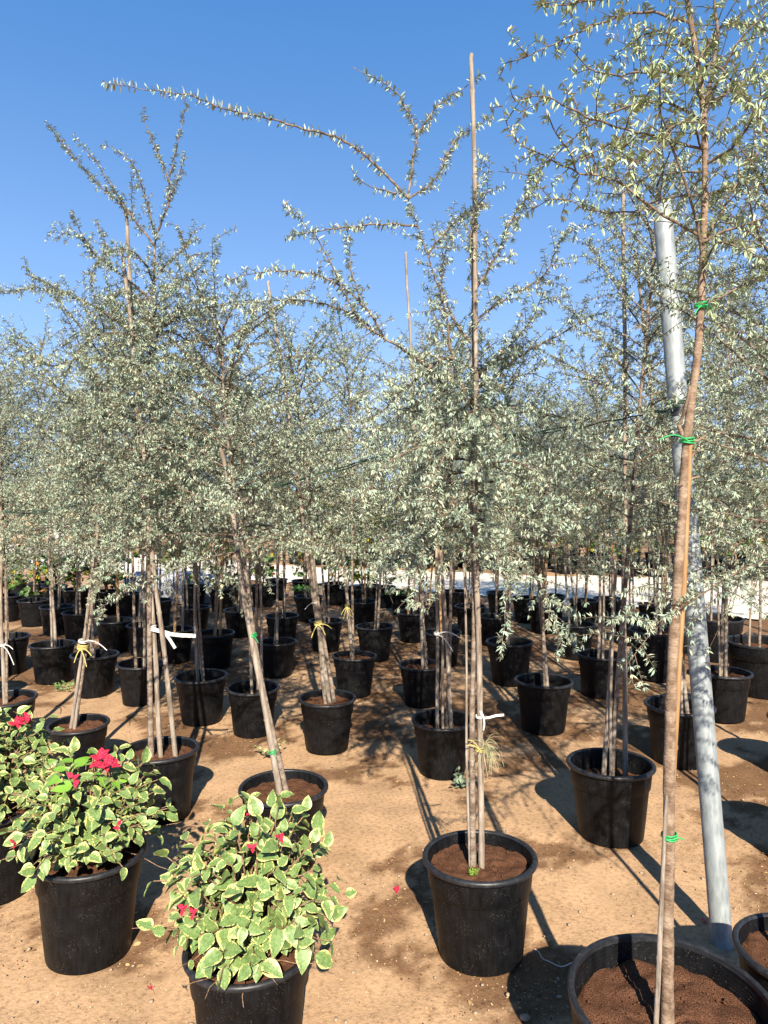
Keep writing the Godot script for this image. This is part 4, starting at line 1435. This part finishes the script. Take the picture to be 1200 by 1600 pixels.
const POT_LABELS := {
	"mid": "black pot with brown soil under the sapling tied with ribbon and frayed yellow string",
	"t955": "deep black pot with three separate thin stakes, behind the ribbon-tied sapling",
	"t4": "black pot with one strongly slanting stake carrying two green ties",
	"t1": "black pot with three stems joined by a long white ribbon",
	"t2": "black pot with slanting stakes bound by yellow string, behind the flowering bushes",
	"t3": "black pot with one upright stake wearing a white tie",
	"t5": "black pot whose long stake slants past a yellow string knot",
	"t57": "black pot with three close stakes and a grey-green weed at its foot",
	"t58": "black pot with a single dark slanting stake and deep-set soil",
	"t68": "black pot behind the thick bare trunk and the galvanised pole",
	"t67": "black pot between the galvanised pole and the wide smooth tub",
	"t43": "black pot with sunlit soil and a stake with a yellow tuft of string",
	"big": "very large black pot of coarse brown soil holding the thick bare trunk",
	"edge": "black pot standing next to the very large pot and the galvanised pole",
	"b63": "wide black tub with handles and two thin stems, behind the thick trunk",
	"b65": "wide black tub standing at the edge of the gravel road",
	"b66": "widest smooth black tub, with a pale trunk, near the gravel road",
	"b1": "tall black pot under the low spreading bush with only tiny red buds",
	"b2": "tall black pot under the bush with the large pink-red bloom",
	"b3": "tall black pot under the bush with a small pair of red blooms",
}
const TREE_LABELS := {
	"t955": "feathery sapling growing among three separate stakes in a deep black pot",
	"t4": "feathery sapling slanting along its single stake with green ties",
	"t2": "feathery sapling leaning between stakes bound by yellow string",
	"t3": "feathery sapling beside the upright stake that wears a white tie",
	"t5": "feathery sapling slanting along a long stake with a yellow string knot",
	"t57": "feathery sapling with low hanging twigs, above the pot with a weed",
	"t58": "feathery sapling held by the single dark slanting stake",
	"t68": "feathery sapling behind the thick bare trunk and the galvanised pole",
	"t67": "feathery sapling between the galvanised pole and the widest tub",
	"t43": "feathery sapling on the stake with a yellow tuft of string",
	"b63": "feathery sapling in the handled tub behind the thick trunk",
	"b65": "feathery sapling in the tub at the edge of the gravel road",
	"b66": "feathery sapling with pale trunk in the widest smooth tub",
	"edge": "feathery sapling in the pot next to the very large pot",
}
const STAKE_LABELS := {
	"mid": ["very tall straight bamboo stake rising bare above the ribbon-tied sapling", "thin short stick beside the tall bare bamboo stake"],
	"t955": ["bent grey stake in the pot of three separate stakes", "thinnest pale stick in the pot of three separate stakes", "tall upright stake in the pot of three separate stakes"],
	"t1": ["tall stake with the white ribbon, slanting up through the crown", "second tall stake standing where the white ribbon ends", "short thin stick in the pot with the white ribbon"],
	"t2": ["slanting stake with yellow string behind the flowering bushes", "slanting stake without string behind the flowering bushes"],
	"t3": ["upright stake wearing a white tie"],
	"t4": ["strongly slanting grey stake with green ties, alone in its pot"],
	"t5": ["long slanting stake with a yellow string knot", "shorter stake beside the one with the yellow knot"],
	"t57": ["grey stake with a white tie, one of three close together", "thin stick among three close stakes", "slanting stake, thickest of three close together"],
	"t58": ["single dark stake slanting out of a deep black pot"],
	"t43": ["slanting stake with a yellow tuft of frayed string"],
	"t68": ["long stake slanting behind the galvanised pole", "thin stick in the pot behind the galvanised pole"],
	"t67": ["tall upright stake between the galvanised pole and the widest tub", "thin dark stick between the galvanised pole and the widest tub"],
	"big": ["thin grey cane pressed against the thick bare trunk"],
}
const SUNLIT := ["mid", "t1", "t2", "t3", "t4", "t5", "t43", "edge", "t67", "t25", "t48"]
const BARE := ["t36b", "t47", "t35b"]
const BROAD := ["t20", "t21", "t22", "t31", "t34", "t32", "t38", "t45", "t46b"]


func _ready() -> void:
	rng.seed = 2024
	# camera, sky, sun
	var cam := Camera3D.new()
	cam.name = "camera"
	cam.position = Vector3(0, 1.618, 0)
	cam.rotation_degrees = Vector3(-1.548, 0, 0)
	cam.fov = 71.57
	cam.near = 0.05
	cam.far = 600.0
	add_child(cam)
	cam.current = true
	var env := Environment.new()
	env.background_mode = Environment.BG_SKY
	var sky := ProceduralSkyMaterial.new()
	sky.sky_top_color = lin(0.019, 0.0915, 0.249)
	sky.sky_horizon_color = lin(0.289, 0.44, 0.70)
	sky.sky_curve = 0.19
	sky.ground_bottom_color = lin(0.16, 0.11, 0.07)
	sky.ground_horizon_color = lin(0.28, 0.29, 0.31)
	sky.sun_angle_max = 20.0
	env.sky = Sky.new()
	env.sky.sky_material = sky
	env.tonemap_mode = Environment.TONE_MAPPER_LINEAR
	env.tonemap_exposure = 2.5
	env.sdfgi_enabled = true
	env.ssao_enabled = true
	env.ssil_enabled = true
	var we := WorldEnvironment.new()
	we.name = "world"
	we.environment = env
	add_child(we)
	var sun := DirectionalLight3D.new()
	sun.name = "sun"
	sun.light_energy = 1.5
	sun.light_color = Color(1.0, 0.955, 0.88)
	sun.light_angular_distance = 0.5
	sun.shadow_enabled = true
	sun.rotation_degrees = Vector3(-SUN_FROM.y, SUN_FROM.x, 0)
	add_child(sun)

	make_materials()
	make_ground()
	make_background()
	make_rows()
	make_front()
	make_small()


# where an unremarkable pot stands: how near behind or beside the closest pot that is easy to find
func place_phrases() -> Dictionary:
	var anchors := {"t1": "the white-ribbon pot", "t4": "the green-tied stake", "t2": "the yellow-bound slanting stakes", "t3": "the white-tied stake", "t5": "the yellow-knotted long stake",
		"t43": "the stake with a yellow tuft", "t57": "the three close stakes", "t58": "the single dark stake", "t955": "the pot of three separate stakes", "t68": "the pot behind the galvanised pole",
		"b63": "the handled tub", "b65": "the tub by the gravel road", "b66": "the widest smooth tub", "t47": "the pot full of green weeds"}
	var at := {}
	for q in POTS:
		at[q[0]] = Vector2(q[1], q[2])
	var lists := {}
	for q in POTS:
		if POT_LABELS.has(q[0]) or q[0] in BARE:
			continue
		var best := ""
		for a in anchors:
			if best == "" or at[q[0]].distance_to(at[a]) < at[q[0]].distance_to(at[best]):
				best = a
		var how := "behind " if at[q[0]].y < at[best].y - 0.25 else "beside "
		var key: String = how + anchors[best]
		if not lists.has(key):
			lists[key] = []
		lists[key].append([at[q[0]].distance_to(at[best]), q[0]])
	var out := {}
	var ranks := ["nearest ", "second nearest ", "third nearest ", "fourth nearest ", "fifth nearest ", "sixth nearest "]
	for key in lists:
		lists[key].sort()
		for i in mini(6, lists[key].size()):
			out[lists[key][i][1]] = ranks[i] + key
	return out


func make_rows() -> void:
	var kinds := []
	for k in 7:
		kinds.append(tree_shapes(100 + k, [2.75, 2.45, 2.6, 2.9, 2.3, 2.55, 2.7][k], 1.12, [0.72, 0.66, 0.78, 0.68, 0.74, 0.62, 0.8][k], [52, 48, 54, 54, 46, 50, 54][k], 1.5))
	var bent := {   # saplings that follow a slanting stake
		"t4": tree_shapes(111, 2.1, 1.05, 0.7, 50, 1.5, -0.205),
		"t5": tree_shapes(112, 2.3, 1.05, 0.66, 50, 1.5, -0.155),
		"t2": tree_shapes(113, 2.3, 1.05, 0.72, 50, 1.5, 0.165),
	}
	var sap := []
	for k in 3:
		sap.append(sapling_shapes(320 + k, [0.5, 1.3, 1.5][k], 0.2, 0.26, [150, 120, 120][k], 0.18))
	var stakes_at := {}
	for s in STAKES:
		if not stakes_at.has(s[0]):
			stakes_at[s[0]] = []
		stakes_at[s[0]].append(s)
	var where := place_phrases()
	for q in POTS:
		var spot: String = q[0]
		var tub: bool = q[5] == "tub"
		var lit: bool = spot in SUNLIT
		var depth := 0.11 if lit else (0.14 if tub else (0.10 if q[5] == "bush" else 0.24))
		var label: String = POT_LABELS.get(spot, "black pot " + where[spot] if where.has(spot) else "black plastic pot deep in the crowded back rows")
		var group := "" if POT_LABELS.has(spot) else "pots in the crowded rows"
		if spot in BARE:
			label = "black plastic pot without a tree, standing near the gravel road"
			group = "pots without a tree"
		var o := make_pot(spot, q[1], q[2], q[3], q[4], depth, tub, label, group, "plant_pot" if not tub else "plant_tub")
		var at := Vector3(q[1], spots[spot].soil - 0.03, q[2])
		var far := Vector2(q[1], q[2]).length()
		if spot in ["mid", "t1", "big"] or q[5] == "bush" or spot in BARE:
			pass
		elif spot in BROAD or (far > 9.5 and q[5] == "pot"):
			var s: Array = sap[rng.randi() % 3]
			var t := thing("broadleaf_sapling", "leafy green sapling in the pot " + where[spot] if where.has(spot) else "small leafy green sapling in the back rows before the gravel road", "tree", at, "leafy saplings before the road")
			part("trunk", s[0], t)
			part("crown", s[1], t).set_meta("kind", "stuff")
			t.rotation.y = rng.randf() * TAU
		else:
			var lean := Vector3(rng.randf_range(-0.05, 0.05), 0, rng.randf_range(-0.05, 0.05))
			var tall := rng.randf_range(0.78, 0.97)
			var shape: Array = kinds[rng.randi() % 7]
			var turn := rng.randf() * TAU
			if spot in ["t955", "t68", "t67"]:
				shape = kinds[3]
				tall = 1.0
			if spot in bent:
				lean = Vector3.ZERO
				tall = 1.0
				turn = 0.0
				shape = bent[spot]
				at = Vector3(stakes_at[spot][0][1][0] + 0.022, at.y, stakes_at[spot][0][1][2] - 0.015)
			var tl: String = TREE_LABELS.get(spot, "feathery sapling in the pot " + where[spot] if where.has(spot) else "feathery sapling deep in the crowded back rows")
			put_tree(shape, at if spot in bent else at + Vector3(rng.randf_range(-0.04, 0.04), 0, rng.randf_range(-0.05, 0.02)), turn, lean, tall, tl, "" if TREE_LABELS.has(spot) else "feathery saplings in the rows")
		var own: String = "weathered stake in the pot " + where[spot] if where.has(spot) else "weathered grey-brown stake deep in the crowded back rows"
		if stakes_at.has(spot):
			var names: Array = STAKE_LABELS.get(spot, [])
			var i := 0
			for s in stakes_at[spot]:
				var foot := Vector3(s[1][0], spots[spot].soil - 0.02, s[1][2])
				var st := make_stake(foot, Vector3(s[2][0], s[2][1], s[2][2]), s[3], M.stake_wood if rng.randf() < 0.8 or far < 6.6 else M.bamboo, names[i] if i < names.size() else (("upright " if i == 0 else "second ") + own), "" if i < names.size() else "stakes in the rows")
				dress(spot, i, st, foot, Vector3(s[2][0], s[2][1], s[2][2]), s[3])
				i += 1
		elif not (q[5] == "bush" or spot in BARE or spot == "edge"):
			for i in rng.randi_range(1, 2):
				var foot := at + Vector3(rng.randf_range(-0.07, 0.07), 0.01, rng.randf_range(-0.05, 0.07))
				var h := rng.randf_range(1.5, 2.3)
				make_stake(foot, foot + Vector3(rng.randf_range(-0.12, 0.12), h, rng.randf_range(-0.1, 0.1)), rng.randf_range(0.010, 0.014), M.stake_wood if rng.randf() < 0.6 else M.bamboo, ("upright " if i == 0 else "second ") + own, "stakes in the rows")


# strings and ribbons on the front stakes
func dress(spot: String, i: int, st: Node3D, foot: Vector3, tip: Vector3, r: float) -> void:
	var ax := (tip - foot).normalized()
	var L := (tip - foot).length()
	var up := func(h: float) -> Vector3: return ax * ((h - foot.y) / ax.y)
	if spot == "t4":
		make_tie(st, up.call(0.48), ax, r, M.tie_green, [Vector3(0.02, -0.012, 0.01)])
		make_tie(st, up.call(0.99), ax, r, M.tie_green, [Vector3(0.03, -0.02, 0.02)])
	elif spot == "t5" and i == 0:
		make_tie(st, up.call(0.78), ax, r * 1.5, M.tie_yellow, [Vector3(0.09, -0.01, 0.02), Vector3(-0.04, -0.07, 0.02), Vector3(0.05, -0.05, 0.03)], 0.004, 4)
		make_tie(st, up.call(0.92), ax, r * 1.3, M.tie_white, [Vector3(-0.06, -0.03, 0.02)], 0.002, 2)
	elif spot == "t43":
		make_tie(st, up.call(0.70), ax, r * 1.1, M.tie_yellow, [Vector3(0.05, -0.05, 0.03), Vector3(-0.05, -0.05, 0.03), Vector3(0.03, -0.07, 0.02), Vector3(-0.03, -0.08, 0.02), Vector3(0.0, -0.08, 0.04)], 0.0035, 4)
		make_tie(st, up.call(0.93), ax, r, M.tie_white, [], 0.003, 2)
	elif spot == "t57" and i == 0:
		make_tie(st, up.call(0.80), ax, r, M.tie_white, [Vector3(0.09, -0.08, 0.03), Vector3(0.13, 0.0, 0.03)], 0.004, 2)
	elif spot == "t2" and i == 0:
		make_tie(st, up.call(0.72), ax, r * 2.6, M.tie_yellow, [Vector3(0.05, -0.08, 0.04), Vector3(0.08, -0.02, 0.04), Vector3(-0.02, -0.06, 0.04)], 0.0035, 4)
		make_tie(st, up.call(0.76), ax, r * 2.4, M.tie_white, [Vector3(0.16, -0.02, 0.04)], 0.004, 2)
	elif spot == "t3":
		make_tie(st, up.call(0.66), ax, r * 1.2, M.tie_white, [Vector3(0.09, -0.10, 0.03), Vector3(-0.05, -0.05, 0.03), Vector3(0.08, -0.01, 0.02)], 0.004, 2)
	elif spot == "t1" and i == 0:
		make_tie(st, up.call(0.93), ax, r * 1.1, M.tie_white, [], 0.004, 3)
		var h := Shape.new()
		var p: Vector3 = up.call(0.935) + Vector3(0, 0, r + 0.003)
		h.ribbon(PackedVector3Array([p, p + Vector3(0.05, -0.008, 0.012), p + Vector3(0.10, -0.022, 0.015), p + Vector3(0.16, -0.03, 0.01), p + Vector3(0.22, -0.036, -0.01)]), 0.019, Vector3(0, 0.25, 1), Color.WHITE)
		h.ribbon(PackedVector3Array([p + Vector3(0.07, -0.012, 0.016), p + Vector3(0.10, -0.05, 0.022), p + Vector3(0.125, -0.092, 0.02)]), 0.014, Vector3(0.2, 0.1, 1), Color.WHITE)
		part("ribbon", h.mesh(M.tie_white), st)
	elif spot == "mid" and i == 0:
		var p: Vector3 = up.call(0.832) + Vector3(0, 0, r)
		make_tie(st, up.call(0.832), ax, r, M.tie_white, [], 0.0025, 2)
		var h := Shape.new()
		h.ribbon(PackedVector3Array([p + Vector3(0.002, 0.024, 0), p + Vector3(0.006, 0.010, 0.006), p + Vector3(0.014, 0.002, 0.008), p + Vector3(0.03, 0.005, 0.012), p + Vector3(0.055, 0.012, 0.012), p + Vector3(0.082, 0.013, 0.008)]), 0.008, Vector3(0, 0.2, 1), Color.WHITE)
		h.ribbon(PackedVector3Array([p + Vector3(0.012, 0.004, 0.008), p + Vector3(0.014, -0.02, 0.01), p + Vector3(0.011, -0.042, 0.006)]), 0.0055, Vector3(0.1, 0.1, 1), Color.WHITE)
		part("ribbon", h.mesh(M.tie_white), st)
		make_tie(st, up.call(0.715), ax, r * 1.3, M.tie_yellow, [Vector3(-0.045, 0.05, 0.01), Vector3(-0.05, 0.03, 0.01)], 0.0022, 3)
		var fz := Shape.new()
		var r2 := RandomNumberGenerator.new()
		r2.seed = 8
		var q: Vector3 = up.call(0.725) + Vector3(0.010, 0, r)
		for k in 60:
			var pts := grow(q, Vector3(r2.randf_range(-0.1, 0.8), r2.randf_range(-0.4, 1.6), r2.randf_range(-0.3, 0.8)), r2.randf_range(0.05, 0.11), 7, 0.42, 0.25, r2)
			fz.tube(pts, taper(pts.size(), 0.0008, 0.0006), 3, Color.WHITE)
		part("frayed_string", fz.mesh(M.straw), st)


func make_front() -> void:
	leaf_size = 0.022
	measured_tree("mid", 501, M.stem_bark, 30, 1.45, 2.0, 0.46, 0.0185, 0.0, 0.020, 0.0095, "feathery sapling with long arching whips, tied with white ribbon and yellow string", 300)
	measured_tree("t1", 502, M.stem_bark, 38, 1.4, 2.5, 0.58, 0.0185, 0.0, 0.0175, 0.0095, "tall feathery sapling with upright wispy top, behind the flowering bushes", 0)
	measured_tree("big", 503, M.trunk_bark, 0, 2.0, 3.0, 0.3, 0.0205, 0.25, 0.045, 0.0145, "feathery tree with thick bare tan trunk in the very large pot", 300, 0.72)

	var b: Dictionary = spots["b1"]
	make_bush(Vector3(b.x, b.soil, b.z), b.D * 0.5, 0.255, 0.43, 611, "low spreading variegated bush with only tiny red buds among its leaves", [[Vector3(-0.005, 0.42, 0.05), 3, 0.015], [Vector3(0.03, 0.375, 0.13), 3, 0.017], [Vector3(0.10, 0.39, 0.10), 3, 0.016], [Vector3(-0.125, 0.26, 0.21), 3, 0.017], [Vector3(-0.10, 0.255, 0.225), 3, 0.015], [Vector3(-0.225, 0.02, 0.16), 3, 0.02]], 0)
	b = spots["b2"]
	make_bush(Vector3(b.x, b.soil, b.z), b.D * 0.5, 0.255, 0.37, 612, "variegated bush with one large pink-red bloom and a few lime leaves", [[Vector3(0.065, 0.375, 0.05), 6, 0.04], [Vector3(0.10, 0.365, 0.07), 6, 0.038], [Vector3(0.01, 0.335, 0.12), 3, 0.026], [Vector3(-0.14, 0.17, 0.23), 3, 0.017], [Vector3(0.17, 0.2, 0.17), 3, 0.018]], 14)
	b = spots["b3"]
	make_bush(Vector3(b.x, b.soil, b.z), b.D * 0.5, 0.27, 0.42, 613, "variegated bush with a small pair of red blooms, beside the largest bloom's bush", [[Vector3(0.15, 0.40, 0.10), 5, 0.032], [Vector3(0.18, 0.415, 0.09), 5, 0.028]], 0)

	# the galvanised pole leans back; the green cable is knotted to it
	var foot := Vector3(1.222, -0.05, -2.5165)
	var top := Vector3(1.143, 2.782, -2.95)
	var pole := thing("galvanised_pole", "leaning grey galvanised steel pole behind the thick bare trunk", "pole", foot)
	var ax := (top - foot).normalized()
	var L := (top - foot).length()
	var sh := Shape.new()
	var pts := PackedVector3Array()
	var rad := PackedFloat32Array()
	for k in 41:
		pts.append(ax * L * k / 40.0)
		rad.append(0.0375)
	sh.tube(pts, rad, 28, Color.WHITE)
	part("tube", sh.mesh(M.galvanised), pole)
	var lip := Shape.new()
	pts = PackedVector3Array([ax * (L - 0.002), ax * (L + 0.006)])
	lip.tube(pts, PackedFloat32Array([0.0395, 0.0385]), 28, Color.WHITE)
	part("end_cap", lip.mesh(M.galvanised), pole)
	var bandh := Shape.new()
	var hb := (1.935 - foot.y) / ax.y
	bandh.tube(PackedVector3Array([ax * (hb - 0.02), ax * (hb + 0.0), ax * (hb + 0.022)]), PackedFloat32Array([0.0392, 0.0398, 0.039]), 24, Color.WHITE)
	part("tape_band", bandh.mesh(M.black_tape), pole)

	var cab := thing("green_cable", "twisted dark green cable slung from the galvanised pole through the saplings", "cable", Vector3.ZERO)
	for s in 2:
		var c := Curve3D.new()
		for i in CABLE.size():
			var p := Vector3(CABLE[i][0], CABLE[i][1], CABLE[i][2])
			c.add_point(p + Vector3(0, sin(i * 1.9 + s * 3.0) * 0.006, 0), Vector3(0.06, 0, 0.01), Vector3(-0.06, 0, -0.01))
		c.bake_interval = 0.04
		var cp := c.get_baked_points()
		for i in cp.size():
			cp[i] += Vector3(0, sin(i * 0.5 + s * PI), cos(i * 0.5 + s * PI)) * 0.0032
		var cs := Shape.new()
		cs.tube(cp, taper(cp.size(), 0.0028, 0.0028), 6, Color.WHITE)
		part("strand", cs.mesh(M.cable_green), cab)
	var wrap := Shape.new()
	for t in 3:
		var ring := PackedVector3Array()
		var rr := PackedFloat32Array()
		var u := ax.cross(Vector3.RIGHT).normalized()
		var w := ax.cross(u)
		for k in 25:
			var a := TAU * k / 24.0
			ring.append(foot + ax * (hb + 0.028 + t * 0.006 + 0.004 * sin(a)) + (u * cos(a) + w * sin(a)) * 0.041)
			rr.append(0.0028)
		wrap.tube(ring, rr, 6, Color.WHITE)
	part("loop", wrap.mesh(M.cable_green), cab)

	# the split cane pressed against the thick trunk, and green ties round both
	var bg: Dictionary = spots["big"]
	var f := Vector3((1037.0 - 600.0) / 1110.0 * 1.73, bg.soil - 0.02, -1.737)
	var t := Vector3((1081.0 - 600.0) / 1110.0 * 1.73, 1.74, -1.737)
	var cane := make_stake(f, t, 0.0095, M.bamboo, "orange-brown split cane showing along the thick bare trunk", "", "bamboo_cane")
	var data: Array = LIMBS["big"][0][0]
	for q in [[0.775, [Vector3(0.03, 0.004, 0.0)], 0.0165], [1.742, [Vector3(-0.075, 0.012, 0.01)], 0.0152], [2.07, [Vector3(0.02, -0.01, 0.01), Vector3(-0.025, -0.02, 0.01)], 0.0135]]:
		var p := Vector3.ZERO
		for i in data.size() - 1:
			if data[i][1] <= q[0] and data[i + 1][1] > q[0]:
				p = Vector3(data[i][0], data[i][1], data[i][2]).lerp(Vector3(data[i + 1][0], data[i + 1][1], data[i + 1][2]), (q[0] - data[i][1]) / (data[i + 1][1] - data[i][1]))
		make_tie(cane, p - f, Vector3(0.05, 1, 0).normalized(), q[2], M.tie_green, q[1], 0.0021, 3)


func make_small() -> void:
	# a pale string on the sand by the very large pot
	var s := Shape.new()
	var c := Curve3D.new()
	for p in [Vector3(0.535, 0.004, -2.47), Vector3(0.555, 0.006, -2.41), Vector3(0.60, 0.006, -2.375), Vector3(0.66, 0.004, -2.40)]:
		c.add_point(p, Vector3(-0.015, 0, -0.005), Vector3(0.015, 0, 0.005))
	c.bake_interval = 0.015
	var pts := c.get_baked_points()
	s.tube(pts, taper(pts.size(), 0.002, 0.0018), 5, Color.WHITE)
	var o := part("string", s.mesh(M.tie_white), self)
	tag(o, "short curled pale string lying on the sand beside the very large pot", "string")

	weed(Vector3(0.43, 0.0, -3.86), 0.10, 14, "grey-green weed sprig on the sand at the foot of a pot", M.feather_leaf, Color(0.17, 0.22, 0.15), 5)
	var d: Dictionary = spots["mid"]
	weed(Vector3(d.x - 0.035, d.soil, d.z + 0.06), 0.022, 16, "tiny green weed in the soil of the ribbon-tied sapling's pot", M.broad_leaf, Color(0.16, 0.24, 0.04), 6)
	for q in [["t47", "bright green weeds filling the pot near the gravel road"], ["t36b", "sparse green weeds in the treeless pot with the shorter growth"]]:
		d = spots[q[0]]
		weed(Vector3(d.x, d.soil, d.z), 0.13, 110, q[1], M.broad_leaf, Color(0.10, 0.26, 0.03), 7, d.D * 0.38)
	weed(Vector3(-0.72, 0.0, -4.35), 0.09, 12, "small dry weed tuft on the sand between two pots", M.broad_leaf, Color(0.32, 0.30, 0.14), 9, 0.03)
	weed(Vector3(-2.62, 0.0, -5.85), 0.06, 30, "low green weed creeping on the sand among the left pots", M.broad_leaf, Color(0.13, 0.22, 0.07), 10, 0.10)


func weed(at: Vector3, size: float, count: int, label: String, mat: Material, col: Color, seed_: int, spread := 0.01) -> void:
	var r := RandomNumberGenerator.new()
	r.seed = seed_
	var o := thing("weed", label, "weed", at)
	var sh := Shape.new()
	var st := Shape.new()
	for i in count:
		var az := r.randf() * TAU
		var k := sqrt(r.randf()) * spread
		var p := Vector3(cos(az) * k, 0, sin(az) * k)
		var stem := grow(p, Vector3(cos(az) * 0.7, 1.0, sin(az) * 0.7), size * r.randf_range(0.4, 1.0), 4, 0.1, 0.2, r)
		st.tube(stem, taper(5, 0.0012, 0.0006), 3, col)
		for j in range(1, 5):
			for e in 2:
				var d := Vector3(r.randf_range(-1, 1), r.randf_range(-0.1, 0.8), r.randf_range(-1, 1)).normalized()
				var l := clampf(size * 0.3, 0.008, 0.03) * r.randf_range(0.7, 1.3)
				sh.blade(stem[j], d, Vector3(0.1, 1, 0.2).normalized(), l, l * 0.45, col * r.randf_range(0.75, 1.3))
	part("stems", st.mesh(mat), o)
	part("leaves", sh.mesh(mat), o).set_meta("kind", "stuff")
